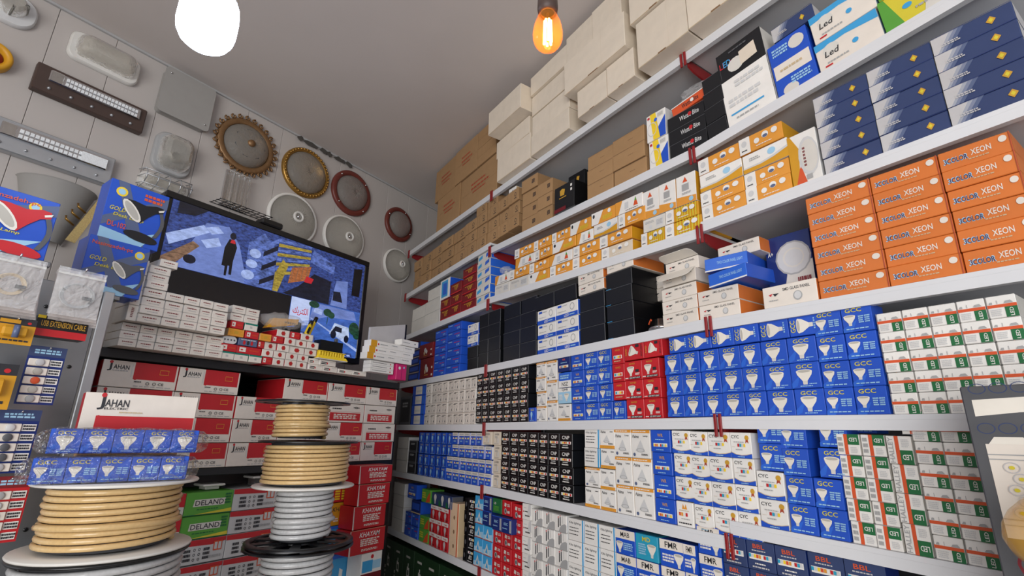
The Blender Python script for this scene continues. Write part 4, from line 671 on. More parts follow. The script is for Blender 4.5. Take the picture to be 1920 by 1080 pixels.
BACK=[
  ('jahan', [0.5882, 0.8133, 1.0356], 0.122, 1, 0.0865, 2.0, 'top row, cabinet left'),
  ('jahan', [1.2272, 1.4457, 1.6669, 1.8716], 0.122, 1, 0.0865, 2.0, 'top row, cabinet right'),
  ('jahan', [0.5882, 0.8133, 1.0356, 1.2272], 0.034, 1, 0.0865, 2.0, 'second row, cabinet left'),
  ('jahan', [1.2272, 1.4457], 0.034, 1, 0.0865, 2.0, 'second row behind tall spools'),
  ('jahan_r', [1.4457, 1.6669, 1.8716], 0.034, 1, 0.0865, 2.0, 'second row, cabinet right'),
  ('jahan', [0.5882, 0.8133, 1.0356, 1.2272], -0.054, 1, 0.0865, 2.0, 'third row, cabinet left'),
  ('jahan', [1.2272, 1.4457], -0.054, 1, 0.0865, 2.0, 'third row behind tall spools'),
  ('jahan_r', [1.6669, 1.8716], -0.054, 1, 0.0865, 2.0, 'third row, cabinet right end'),
  ('jahan', [1.4457, 1.6669], -0.054, 1, 0.0865, 2.0, 'third row, right of tall spools'),
  ('jahan', [0.5882, 0.8133, 1.0356, 1.2272], -0.142, 1, 0.0865, 2.0, 'bottom row, cabinet left'),
  ('jahan', [1.2272, 1.4457, 1.6669, 1.8716], -0.142, 1, 0.0865, 2.0, 'bottom row, cabinet right'),
  ('deland', [0.9179, 1.0855], -0.3025, 1, 0.078, 2.0, 'upper of two'),
  ('deland', [0.9179, 1.0855], -0.382, 1, 0.078, 2.0, 'lower of two'),
  ('switch_red', [0.9179, 1.0855], -0.4615, 1, 0.078, 2.0, 'below the green boxes'),
  ('switch_red', [0.9179, 1.0855], -0.7, 3, 0.078, 2.0, 'low in left column'),
  ('switch_red', [1.0855, 1.2648], -0.3025, 1, 0.078, 2.0, 'right column top'),
  ('switch_red', [1.0855, 1.2648], -0.382, 1, 0.078, 2.0, 'right column second'),
  ('switch_red', [1.0855, 1.2648], -0.4615, 1, 0.078, 2.0, 'right column third'),
  ('switch_red', [1.0855, 1.2648], -0.7, 3, 0.078, 2.0, 'low in right column'),
  ('white_red', [0.8356, 0.9179], -0.3025, 1, 0.078, 2.0, 'behind left spools, upper'),
  ('white_red', [0.8356, 0.9179], -0.382, 1, 0.078, 2.0, 'behind left spools, lower'),
  ('white_red', [0.8356, 0.9179], -0.7, 4, 0.078, 2.0, 'behind left spools, low'),
  ('yellow_red', [1.5336, 1.6567], -0.315, 1, 0.085, 2.0, 'behind tall spools'),
  ('yellow_box', [1.5304, 1.6572], -0.41, 1, 0.093, 2.0, 'behind tall spools'),
  ('blue_low', [1.5152, 1.6613], -0.53, 1, 0.118, 2.0, 'behind tall spools'),
  ('blue_low', [1.5191, 1.6725], -0.7, 1, 0.168, 2.0, 'behind tall spools, lowest'),
  ('khayam', [1.5671, 1.7705], -0.525, 1, 0.1, 1.9, 'lowest of stack'),
  ('khayam', [1.5788, 1.7682], -0.423, 1, 0.095, 1.9, 'second from bottom'),
  ('khayam', [1.5891, 1.7767], -0.326, 1, 0.09, 1.9, 'second from top'),
  ('khayam', [1.5859, 1.7829], -0.234, 1, 0.078, 1.9, 'topmost of stack'),
  ('maroon_box', [1.6496, 1.7693], -0.7, 1, 0.173, 1.9, 'under red cartons'),
  ('simin', [0.5911, 0.6439, 0.6949, 0.7502, 0.8066, 0.8569, 0.9173], 0.247, 3, 0.0255, 1.93, 'lower block'),
  ('simin', [0.6152, 0.6845, 0.7417, 0.7951, 0.8383, 0.8947], 0.3265, 3, 0.028, 1.89, 'upper block'),
  ('simin', [0.616, 0.6821, 0.7388, 0.7915, 0.8373, 0.8929], 0.4135, 1, 0.028, 1.89, 'top of upper block'),
  ('simin', [0.6164, 0.6814], 0.4425, 3, 0.0262, 1.89, 'tall column'),
  ('simin', [0.6413, 0.6975], 0.524, 1, 0.0262, 1.89, 'shifted, tall column top'),
  ('simin_t', [0.5864, 0.6173], 0.3265, 4, 0.052, 1.9, 'standing, left column'),
  ('green_white', [0.9077, 0.9627, 1.0183, 1.0722], 0.247, 1, 0.029, 1.93, 'bottom row'),
  ('red_small', [1.0744, 1.1171], 0.247, 1, 0.029, 1.93, 'bottom row'),
  ('flower', [1.1171, 1.1684, 1.2218, 1.2748], 0.247, 1, 0.029, 1.93, 'bottom row'),
  ('red_small', [0.9082, 0.9677, 1.0673], 0.2765, 1, 0.029, 1.93, 'second row'),
  ('flower', [1.0673, 1.1169, 1.1708, 1.2246, 1.2782], 0.2765, 1, 0.029, 1.93, 'second row'),
  ('grey_socket', [0.9087, 0.9646], 0.306, 1, 0.029, 1.93, 'third row'),
  ('blue_small', [0.9666, 1.0426], 0.306, 1, 0.029, 1.93, 'third row'),
  ('red_small', [1.0448, 1.0735], 0.306, 1, 0.029, 1.93, 'third row'),
  ('flower', [1.0735, 1.1259, 1.1806, 1.2556, 1.3134], 0.306, 1, 0.029, 1.93, 'third row'),
  ('orange_small', [0.92, 0.983], 0.3355, 1, 0.029, 1.92, 'left'),
  ('red_small', [0.9851, 1.0407], 0.3355, 1, 0.029, 1.92, 'fourth row left'),
  ('orange_small', [1.0429, 1.0921], 0.3355, 1, 0.029, 1.92, 'right'),
  ('red_small', [1.0944, 1.1456], 0.3355, 1, 0.029, 1.92, 'fourth row right'),
  ('flower', [1.148, 1.199, 1.2546, 1.3127], 0.3355, 1, 0.029, 1.92, 'fourth row'),
  ('red_small', [0.9228, 0.9738], 0.365, 1, 0.029, 1.92, 'fifth row'),
  ('green_white', [0.9759, 1.0292], 0.365, 1, 0.029, 1.92, 'fifth row'),
  ('simin', [0.9176, 0.9708, 1.0286], 0.3945, 2, 0.029, 1.92, 'right block'),
  ('flower', [1.1126, 1.1698], 0.365, 1, 0.029, 1.92, 'top row left'),
  ('red_small', [1.1723, 1.2169], 0.365, 1, 0.029, 1.92, 'top row'),
  ('flower', [1.2195, 1.279], 0.365, 1, 0.029, 1.92, 'top row right'),
  ('clip_white', [1.28, 1.3518, 1.4304], 0.247, 1, 0.025, 1.93, 'bottom'),
  ('clip_white', [1.4333, 1.5136, 1.5953], 0.247, 1, 0.022, 1.93, 'right end'),
  ('clip_white', [1.2814, 1.3318, 1.4182], 0.2725, 1, 0.025, 1.93, 'upper'),
]

for key, us, z, rows, h, D, where in BACK:
    n = len(us)-1; desc = DS[key][1]
    for c in range(n):
        w = us[c+1]-us[c]; um = (us[c]+us[c+1])/2
        for r in range(rows):
            put(key, w-.0024, h-.0009, bk(um, z+.0006+r*h, D+random.uniform(-.003, .004)), WA,
                lab(desc, r, rows, c, n, where), (desc.split(',')[0]+'s, '+where.split(',')[0]) if n*rows > 1 else None, jit=.8)
# ------------------------------------------------------------------ lamps hanging from the ceiling
emat('led_glow', 'd2e6ff', 27.); emat('filament_glow', 'ffb85a', 55.)
def cord(parent, z0, z1):
    m_ = MB(); m_.tube([(0, 0, z0), (0, 0, (z0+z1)/2), (0, 0, z1)], .003, 'plastic_black'); obj('cord', m_, parent)
def ceiling_rose(parent, z):
    m_ = MB(); m_.lathe([(.0, z-.025), (.03, z-.025), (.04, z-.01), (.04, z)], 'plastic_white', 20); obj('ceiling_cap', m_, parent)
b1 = empty('led_bulb', (-.077, 1.144, .876+CZ)); tag(b1, 'glowing white LED bulb hanging near the ceiling', 'light bulb')
m_ = MB(); m_.lathe([(.0, -.062), (.02, -.061), (.036, -.056), (.048, -.046), (.056, -.03), (.059, -.012), (.059, .03), (.056, .055), (.05, .07)], 'led_glow', 32); obj('diffuser', m_, b1)
m_ = MB(); m_.lathe([(.051, .068), (.05, .085), (.035, .11), (.02, .125), (.02, .15), (.0, .152)], 'plastic_white', 28); obj('base', m_, b1)
m_ = MB(); m_.lathe([(.0, .15), (.026, .15), (.026, .2), (.008, .215), (.0, .215)], 'plastic_black', 20); obj('socket', m_, b1)
cord(b1, .21, ZC-.876-.02); ceiling_rose(b1, ZC-.876)
def edison(loc, label, s=1., tilt=(0, 0, 0), gk='amber_glass'):
    b = empty('filament_bulb', loc); b.rotation_euler = tilt; tag(b, label, 'light bulb')
    pr = [(.0, -.05), (.012, -.0485), (.022, -.043), (.029, -.033), (.0325, -.02), (.0325, -.005), (.029, .015), (.023, .033), (.0175, .045), (.015, .05)]
    m_ = MB(); m_.lathe([(r*s, z*s) for r, z in pr], gk, 32); obj('glass', m_, b)
    return b
b2 = edison((.5434, .6916, .8445+CZ), 'glowing amber filament bulb hanging before the cream cartons')
m_ = MB()
for i in range(6):
    a = i*math.pi/3; m_.tube([(.0085*math.cos(a), .0085*math.sin(a), -.034), (.0065*math.cos(a+.3), .0065*math.sin(a+.3), .026)], .0026, 'filament_glow', 6)
obj('filament', m_, b2)
m_ = MB(); m_.lathe([(.0, .046), (.003, .046), (.003, -.03), (.0, -.03)], 'brass', 8); obj('filament_stem', m_, b2)
m_ = MB(); m_.lathe([(.015, .044), (.021, .046), (.023, .06), (.022, .085), (.012, .1), (.0, .1)], 'lamp_brown', 24); obj('socket', m_, b2)
cord(b2, .098, ZC-.8445-.02); ceiling_rose(b2, ZC-.8445)

# ------------------------------------------------------------------ fixtures shown on the back wall (local x along the wall, front is -y)
def fix(name, u, z, label, cat='wall lamp'):
    o = empty(name, bk(u, z, 2.4985), WA); return tag(o, label, cat)
def part(name, mb, parent): return obj(name, mb, parent)
def dome(par, r, ring, ringmat, knob=None, ribs=0, glass='frosted', depth=.05):
    m_ = MB(); m_.lathe([(r, 0), (r, -.014), (r-.006, -.02), (r-ring+.004, -.02), (r-ring, -.014), (r-ring, -.004), (.0, -.003)], ringmat, 40, 'y'); part('ring', m_, par)
    q = r-ring; m_ = MB(); m_.lathe([(q, -.012), (q*.97, -.012-depth*.25), (q*.86, -.012-depth*.55), (q*.66, -.012-depth*.8), (q*.4, -.012-depth*.95), (.0, -.012-depth)], glass, 40, 'y'); part('glass_dome', m_, par)
    for i in range(ribs):
        a = 2*math.pi*i/ribs; pts = [(q*t*math.cos(a), -.0135-depth*(1-t**2.4)**.8, q*t*math.sin(a)) for t in (.12, .35, .6, .8, .95)]
        m_ = MB(); m_.tube(pts, .0016, glass, 5); part('glass_rib', m_, par)
    if knob:
        m_ = MB(); m_.lathe([(knob, -.012-depth*.97), (knob, -.02-depth), (knob*.62, -.022-depth), (knob*.6, -.014-depth)], 'plastic_white', 24, 'y'); part('centre_ring', m_, par)
        m_ = MB(); m_.lathe([(knob*.35, -.012-depth), (knob*.3, -.02-depth), (.0, -.021-depth)], 'chrome', 16, 'y'); part('centre_screw', m_, par)
f = fix('ornate_dome_lamp', 1.112, 1.44, 'round glass wall lamp with ornate bronze scroll rim'); dome(f, .15, .032, 'bronze', None, 0, 'frosted', .05)
m_ = MB(); m_.lathe([(.02, -.06), (.018, -.07), (.0, -.072)], 'bronze', 16, 'y'); part('centre_cap', m_, f)
sc = MB(); sc.tube([(.012*math.cos(t*.55)*(1-t*.06), 0, .014*math.sin(t*.55)*(1-t*.06)) for t in range(12)],   .0048, 'bronze', 5); scm = sc.mesh('scroll')
for i in range(26):
    a = 2*math.pi*i/26; o = obj('scroll', scm, f, (.158*math.cos(a), -.016, .158*math.sin(a)), (0, -a, 0))
m_ = MB()
for i in range(7):
    a = 2*math.pi*i/7; m_.tube([(.05*math.cos(a)+.03*math.cos(t*.7), -.05, .05*math.sin(a)+.03*math.sin(t*.7)) for t in range(9)], .0025, 'dgrey', 4, True)
part('etched_flowers', m_, f)
f = fix('dome_lamp', 1.47, 1.452, 'round ribbed glass wall lamp with gold rope rim'); dome(f, .152, .026, 'brass', None, 22)
bd = MB(); bd.lathe([(.0, -.007), (.006, -.004), (.007, 0), (.006, .004), (.0, .007)], 'brass', 6, 'y'); bdm = bd.mesh('rim_bead')
for i in range(44):
    a = 2*math.pi*i/44; obj('rim_bead', bdm, f, (.141*math.cos(a), -.022, .141*math.sin(a)))
f = fix('dome_lamp', 1.797, 1.462, 'round ribbed glass wall lamp with red-brown rim'); dome(f, .15, .034, 'wood_ring', None, 20)
for i in range(4):
    a = .8+i*math.pi/2; m_ = MB(); m_.lathe([(.006, -.019), (.005, -.025), (.0, -.026)], 'chrome', 10, 'y', (.133*math.cos(a), 0, .133*math.sin(a))); part('screw', m_, f)
f = fix('dome_lamp', 1.432, 1.142, 'larger white-rimmed dome lamp with centre ring, nearer the television corner'); dome(f, .152, .017, 'plastic_white', .032, 28)
f = fix('dome_lamp', 1.782, 1.146, 'white-rimmed dome lamp with centre ring, below the red-brown one'); dome(f, .15, .015, 'plastic_white', .03, 0)
f = fix('dome_lamp', 2.215, 1.40, 'small round lamp with brown rim near the corner'); dome(f, .125, .03, 'wood_ring', None, 0)
for i in range(3):
    a = -.4+i*math.pi/2; m_ = MB(); m_.lathe([(.006, -.019), (.005, -.025), (.0, -.026)], 'chrome', 10, 'y', (.11*math.cos(a), 0, .11*math.sin(a))); part('screw', m_, f)
f = fix('dome_lamp', 2.23, 1.10, 'pale dome lamp with small ring near the corner'); dome(f, .12, .013, 'plastic_white', .024, 0)
# rounded outlines for bulkheads
def rrect(w, h, r, n=6):
    P_ = []
    for cx_, cz_, a0 in ((w/2-r, h/2-r, 0), (-w/2+r, h/2-r, 90), (-w/2+r, -h/2+r, 180), (w/2-r, -h/2+r, 270)):
        for i in range(n+1): a = math.radians(a0+90*i/n); P_.append((cx_+r*math.cos(a), cz_+r*math.sin(a)))
    return P_
def loft(mb, outs, k, smooth=True, cap=True):       # outs: list of (outline pts x,z ; y)
    n = len(outs[0][0]); V = []; F = []
    for pts, y in outs: V += [(x, y, z) for x, z in pts]
    for j in range(len(outs)-1):
        for i in range(n): F.append((j*n+i, (j+1)*n+i, (j+1)*n+(i+1) % n, j*n+(i+1) % n))
    mb.add(V, F, k, smooth)
    if cap: b = (len(outs)-1)*n; mb.add(V[b:], [tuple(range(n))[::-1]], k)
def bulkhead(name, u, z, w, h, r, label, basek='plastic_white', d=.06, bord=.02, gl='frosted'):
    f = fix(name, u, z, label); m_ = MB(); loft(m_, [(rrect(w, h, r), 0), (rrect(w, h, r), -.014), (rrect(w-.012, h-.012, r*.9), -.02)], basek); part('back_plate', m_, f)
    a, b = w-2*bord, h-2*bord; m_ = MB(); loft(m_, [(rrect(a, b, r*.8), -.021), (rrect(a*.97, b*.96, r*.8), -.021-d*.5), (rrect(a*.85, b*.82, r*.7), -.021-d*.85), (rrect(a*.6, b*.55, r*.4), -.021-d)], gl); part('glass_cover', m_, f)
    return f
f = bulkhead('bulkhead_lamp', .475, 1.53, .25, .135, .035, 'white oblong bulkhead lamp with ribbed glass cover under ceiling')
m_ = MB(); m_.lathe([(.004, -.02), (.004, -.028), (.0, -.028)], 'chrome', 8, 'y', (-.095, 0, .0)); part('screw', m_, f)
f = bulkhead('bulkhead_lamp', .80, 1.225, .165, .2, .05, 'grey square bulkhead lamp with rounded top and clear glass', 'grey', .07, .018, 'frosted')
m_ = MB(); m_.lathe([(.02, -.06), (.03, -.045), (.026, -.03), (.012, -.024)], 'lampg', 16, 'y', (.0, 0, -.02)); part('inner_bulb', m_, f)
f = bulkhead('bulkhead_lamp', .17, 1.545, .15, .14, .06, 'oval grey bulkhead lamp at the top left corner', 'lgrey', .06, .03)
f = fix('flat_panel_lamp', .795, 1.514, 'square frosted glass flush lamp close to the ceiling')
m_ = MB(); loft(m_, [(rrect(.215, .225, .02), 0), (rrect(.215, .225, .02), -.04), (rrect(.225, .24, .018), -.042), (rrect(.225, .24, .018), -.048)], 'shade_grey', False); part('frosted_plate', m_, f)
for a, b in ((-.09, .09), (.09, -.09)):
    m_ = MB(); m_.lathe([(.004, -.048), (.004, -.053), (.0, -.054)], 'chrome', 8, 'y', (a, 0, b)); part('screw', m_, f)
def strip(name, u, z, w, h, label, k, lens):
    f = fix(name, u, z, label); m_ = MB(); m_.box(-w/2, -.035, -h/2, w/2, 0, h/2, k, bev=.004); part('housing', m_, f)
    m_ = MB(); m_.box(-w/2+.04, -.046, -h*.05, w/2-.025, -.0355, h*.36, 'chrome', bev=.003); part('reflector', m_, f)
    n = lens; x0 = -w/2+.09; x1 = w/2-.035
    cell = MB(); cell.box(0, -.052, 0, (x1-x0)/n*.8, -.0465, h*.12, 'led_lens', bev=.001); cm = cell.mesh('lens_cell')
    for i in range(n):
        for j in range(2): obj('lens_cell', cm, f, (x0+(x1-x0)*i/n, 0, -h*.02+j*h*.17))
    m_ = MB(); m_.box(-w/2+.045, -.05, -h*.03, -w/2+.082, -.0465, h*.34, 'clear_glass', bev=.002); part('end_glass', m_, f)
    for i in range(5):
        m_ = MB(); m_.lathe([(.006, -.035), (.005, -.04), (.0, -.041)], 'steel', 8, 'y', (-w/2+.05+(w-.1)*i/4, 0, -h*.3)); part('screw', m_, f)
    return f
mat('led_lens', 'e9ecee', .12, 0., noise=.2, scale=300)
strip('grille_lamp', .471, 1.312, .375, .118, 'long dark brown recessed lamp with gridded lens', 'lamp_brown', 20)
f = strip('grille_lamp', .40, 1.03, .39, .125, 'long chrome step lamp with gridded lens above the lamp boxes', 'steel', 18)
m_ = MB(); m_.box(.08, -.056, -.005, .165, -.0525, .035, 'led_lens'); part('bright_pane', m_, f)
f = fix('ring_lamp', .165, 1.315, 'round yellow-rimmed lamp at the left edge'); m_ = MB(); m_.lathe([(.058, 0), (.058, -.03), (.05, -.045), (.034, -.03), (.034, -.01), (.0, -.008)], 'mustard', 32, 'y'); part('rim', m_, f)
m_ = MB(); m_.lathe([(.033, -.012), (.02, -.03), (.0, -.035)], 'dred', 24, 'y'); part('lens', m_, f)
# wire guard lamp
f = fix('caged_lamp', .79, 1.06, 'oblong lamp in a wire guard behind the television top')
m_ = MB(); loft(m_, [(rrect(.2, .075, .03), 0), (rrect(.2, .075, .03), -.02)], 'plastic_white'); part('back_plate', m_, f)
m_ = MB(); loft(m_, [(rrect(.17, .055, .025), -.02), (rrect(.16, .045, .02), -.05), (rrect(.12, .02, .01), -.065)], 'frosted'); part('glass_cover', m_, f)
for i in range(5):
    x = -.09+.045*i; m_ = MB(); m_.tube([(x, -.01, .042), (x, -.06, .036), (x, -.08, .015), (x, -.08, -.015), (x, -.06, -.036), (x, -.01, -.042)], .0022, 'steel'); part('guard_wire', m_, f)
for zz in (-.034, .0, .034):
    m_ = MB(); m_.tube([(-.105, -.02, zz), (-.095, -.062 if zz else -.082, zz), (.095, -.062 if zz else -.082, zz), (.105, -.02, zz)], .0022, 'steel'); part('guard_wire', m_, f)
# crystal block lamp
f = fix('crystal_lamp', 1.10, 1.17, 'clear crystal block lamp above the television'); m_ = MB(); m_.box(-.06, -.012, -.1, .06, 0, .1, 'chrome', bev=.003); part('back_plate', m_, f)
for i in range(4):
    m_ = MB(); m_.box(-.052+.027*i, -.05, -.09, -.03+.027*i, -.0125, .09, 'clear_glass', bev=.003); part('crystal_bar', m_, f)
# wire rack holding it
f = fix('wire_rack', 1.13, 1.015, 'black wire rack on the wall above the television', 'rack')
for i in range(9):
    m_ = MB(); m_.tube([(-.13+.0325*i, -.004, .055), (-.13+.0325*i, -.11, .045)], .002, 'plastic_black', 5); part('wire', m_, f)
for i in range(4):
    m_ = MB(); m_.tube([(-.135, -.004-.035*i, .055-.003*i), (.135, -.004-.035*i, .055-.003*i)], .002, 'plastic_black', 5); part('wire', m_, f)
# cone shade sconce
f = fix('shade_sconce', .47, .80, 'grey half-cone fabric wall sconce with sparkling gold arm')
V = []; F = []; n = 18
for j, (rr, zz, cz_) in enumerate(((.125, .10, 0), (.118, .095, 0), (.055, -.13, 0))):
    for i in range(n+1):
        a = math.pi*i/n; V.append((-rr*math.cos(a)-.02, -.004-rr*.9*math.sin(a), zz))
for j in range(2):
    for i in range(n): F.append((j*(n+1)+i, j*(n+1)+i+1, (j+1)*(n+1)+i+1, (j+1)*(n+1)+i))
m_ = MB(); m_.add(V, F, 'shade_grey', True); part('shade', m_, f)
mat('glitter', 'd9c489', .2, .7, noise=.35, scale=240)
m_ = MB(); V = [(.085, -.12, .07), (.11, -.12, .075), (.05, -.12, -.135), (.02, -.12, -.13)]; m_.prism([(x, z) for x, _, z in V], -.125, -.118, 'glitter'); part('arm_plate', m_, f)
for i in range(3):
    m_ = MB(); m_.tube([(.03+.012*i, -.13, -.07+.03*i), (.0+.012*i, -.15, -.06+.03*i), (.0+.012*i, -.14, -.045+.03*i)], .004, 'brass'); part('arm_scroll', m_, f)

# ------------------------------------------------------------------ television showing four camera views
tv = empty('television', bk(1.18, .245, 2.2), WA); tag(tv, 'black wall-size television showing blue security camera views', 'television')
TW, TB, TT = 1.0, .08, .64
m_ = MB(); m_.box(-.5, -.098, TB, .5, -.045, TT, 'plastic_black', bev=.006); part('case', m_, tv)
fr = MB(); t_ = .028
for x0, z0, x1, z1 in ((-.5, TB, .5, TB+t_), (-.5, TT-t_, .5, TT), (-.5, TB+t_, -.5+t_, TT-t_), (.5-t_, TB+t_, .5, TT-t_)): fr.box(x0, -.108, z0, x1, -.0985, z1, 'plastic_black', bev=.003)
part('bezel', fr, tv)
for x in (-.3, .3):
    m_ = MB(); m_.prism([(x-.02, TB+.01), (x+.02, TB+.01), (x+.05, .012), (x+.05, .001), (x-.05, .001), (x-.05, .012)], -.09, -.06, 'plastic_black'); part('foot', m_, tv)
m_ = MB(); m_.box(-.12, -.115, TT+.001, -.02, -.05, TT+.03, 'plastic_black', bev=.006); part('top_camera', m_, tv)
emat('s_blue', '5a70b8', .7, .75, 34); emat('s_floor', '7388cc', .75, .22, 14); emat('s_dark', '14182c', .6, .5, 30); emat('s_mid', '35498c', .7, .8, 48); emat('s_pale', 'a3b6ea', .8, .3, 30)
emat('s_orange', 'b0683c', .7, .4, 60); emat('s_red', 'c0222c', .8); emat('s_tree', '1d4a34', .6, .6, 60); emat('s_street', '3f66bb', .75, .3, 20); emat('s_black', '07080c', .5); emat('s_white', 'bccaf0', .85, .1, 20); emat('s_car', 'aebede', .9, .3, 30); emat('s_wood', '8a6a54', .7, .5, 50)
emat('s_yellow', 'a8923a', .7, .5, 50)
def view(name, x0, z0, x1, z1, base, ops, sd):
    m_ = MB(); m_.box(x0, -.1045, z0, x1, -.0986, z1, base); art(m_, x1-x0, z1-z0, ops, -.1045, x0, z0, seed=sd, step=.00012); return part(name, m_, tv)
L_, R_, B_, T_ = -.5+t_, .5-t_, TB+t_, TT-t_; xm = L_+(R_-L_)*.475; zm = B_+(T_-B_)*.48
def rows(n, a, b, c, d, k1, k2, sd):        # shelf-like rows inside a view, as slanted strips
    o = []; rn = random.Random(sd)
    for i in range(n):
        t0 = i/n; t1 = (i+.7)/n
        o.append(('p', [(a[0]+(b[0]-a[0])*t0, a[1]+(b[1]-a[1])*t0), (c[0]+(d[0]-c[0])*t0, c[1]+(d[1]-c[1])*t0), (c[0]+(d[0]-c[0])*t1, c[1]+(d[1]-c[1])*t1), (a[0]+(b[0]-a[0])*t1, a[1]+(b[1]-a[1])*t1)], k1 if i % 2 else k2))
    return o
view('camera_view', L_, zm, xm, T_, 's_mid', [('p',[(.12,.0),(.75,.0),(.62,.6),(.5,.85),(.3,.8),(.2,.4)],'s_floor'),('p',[(0,.45),(.28,.75),(.34,.66),(.04,.3)],'s_pale'),('p',[(0,.1),(.22,.45),(.28,.4),(.1,.02),(0,0)],'s_wood'),('c',.22,.16,.09,.07,'s_dark'),('p',[(.28,.5),(.42,.62),(.46,.5),(.34,.4)],'s_pale'),('p',[(.3,.72),(.4,.8),(.46,.72),(.36,.64)],'s_pale'),
  ('p',[(.49,.2),(.52,.2),(.525,.05),(.545,.05),(.545,.22),(.56,.22),(.565,.08),(.59,.08),(.585,.3),(.6,.55),(.57,.66),(.52,.66),(.49,.5)],'s_black'),('c',.548,.72,.05,.06,'s_dark'),('p',[(.53,.6),(.58,.6),(.57,.66),(.54,.66)],'s_red'),('p',[(.72,.0),(1,.0),(1,.7),(.84,.95),(.7,.7)],'s_blue'),('c',.78,.55,.1,.08,'s_pale'),('c',.76,.36,.1,.07,'s_pale'),('c',.74,.16,.11,.08,'s_pale')]+rows(6,(.86,.75),(.86,.0),(1,.95),(1,.15),'s_dark','s_blue',3)+[('p',[(.05,1),(.3,1),(.2,.85),(.05,.8)],'s_dark')], 3)
view('camera_view', xm+.002, zm, R_, T_, 's_mid', rows(8,(.0,.95),(.0,.25),(.34,1.),(.34,.45),'s_yellow','s_blue',5)+[('p',[(.14,.2),(.34,.35),(.36,.62),(.16,.5)],'s_orange')]+[('p',[(.16+.05*i,.24+.04*i),(.165+.05*i,.24+.04*i),(.18+.05*i,.52+.03*i),(.175+.05*i,.52+.03*i)],'s_wood') for i in range(4)]+[('p',[(.0,.0),(.05,.0),(.12,.5),(.06,.6),(0,.3)],'s_yellow'),('p',[(.1,.0),(.6,.0),(.6,.45),(.4,.5),(.25,.2)],'s_dark'),('p',[(.62,.0),(.82,.0),(.8,.55),(.66,.5)],'s_floor'),('p',[(.64,.1),(.76,.1),(.72,.3),(.64,.28)],'s_dark'),('p',[(.86,.3),(.96,.3),(.97,.9),(.86,.85)],'s_black'),('p',[(.34,.7),(.62,.6),(.62,.8),(.36,.95)],'s_blue'),('p',[(.3,.3),(.38,.3),(.4,.4),(.32,.42)],'s_red')], 5)
view('camera_view', L_, B_, xm+.1, zm-.002, 's_black', [], 6)
st = [('p',[(.0,.42),(.26,.5),(.26,1),(.0,1)],'s_white'),('p',[(.0,.42),(.26,.5),(.26,.6),(.0,.5)],'s_pale'),('p',[(.3,.98),(.9,.98),(.95,.8),(.5,.75),(.26,.6)],'s_floor')]
for i in range(6): st.append(('p', [(.12+.14*i, .34-.055*i+.02), (.22+.14*i, .36-.055*i), (.25+.14*i, .26-.055*i), (.14+.14*i, .25-.055*i)], 's_mid')); st.append(('p', [(.15+.14*i, .325-.055*i), (.2+.14*i, .33-.055*i), (.21+.14*i, .29-.055*i), (.16+.14*i, .29-.055*i)], 's_pale'))
st += [('p',[(.26,.66),(.29,.66),(1,.2),(1,.14)],'s_pale'),('p',[(.0,.2),(.02,.24),(.86,.0),(.76,.0)],'s_pale'),('p',[(.56,.42),(.62,.66),(.84,.62),(.86,.42),(.8,.34)],'s_car'),('p',[(.6,.5),(.64,.6),(.74,.58),(.74,.48)],'s_dark'),('c',.62,.42,.07,.09,'s_dark'),('c',.82,.37,.06,.08,'s_dark'),('p',[(.3,.78),(.42,.76),(.43,.86),(.32,.9)],'s_pale'),('c',.5,.84,.1,.08,'s_tree'),('c',.56,.8,.08,.07,'s_tree'),('p',[(.5,.6),(.51,.6),(.52,.8),(.51,.8)],'s_tree'),('c',.92,.62,.13,.14,'s_tree'),('c',.97,.52,.1,.12,'s_tree'),('c',.3,.94,.12,.07,'s_tree'),('t','\uFEDA\uFEF3\uFEAE\uFE98\uFEDC\uFEDF\u0627',.13,.73,.2,.17,'s_red')]
view('camera_view', xm+.102, B_, R_, zm-.002, 's_street', st, 7)

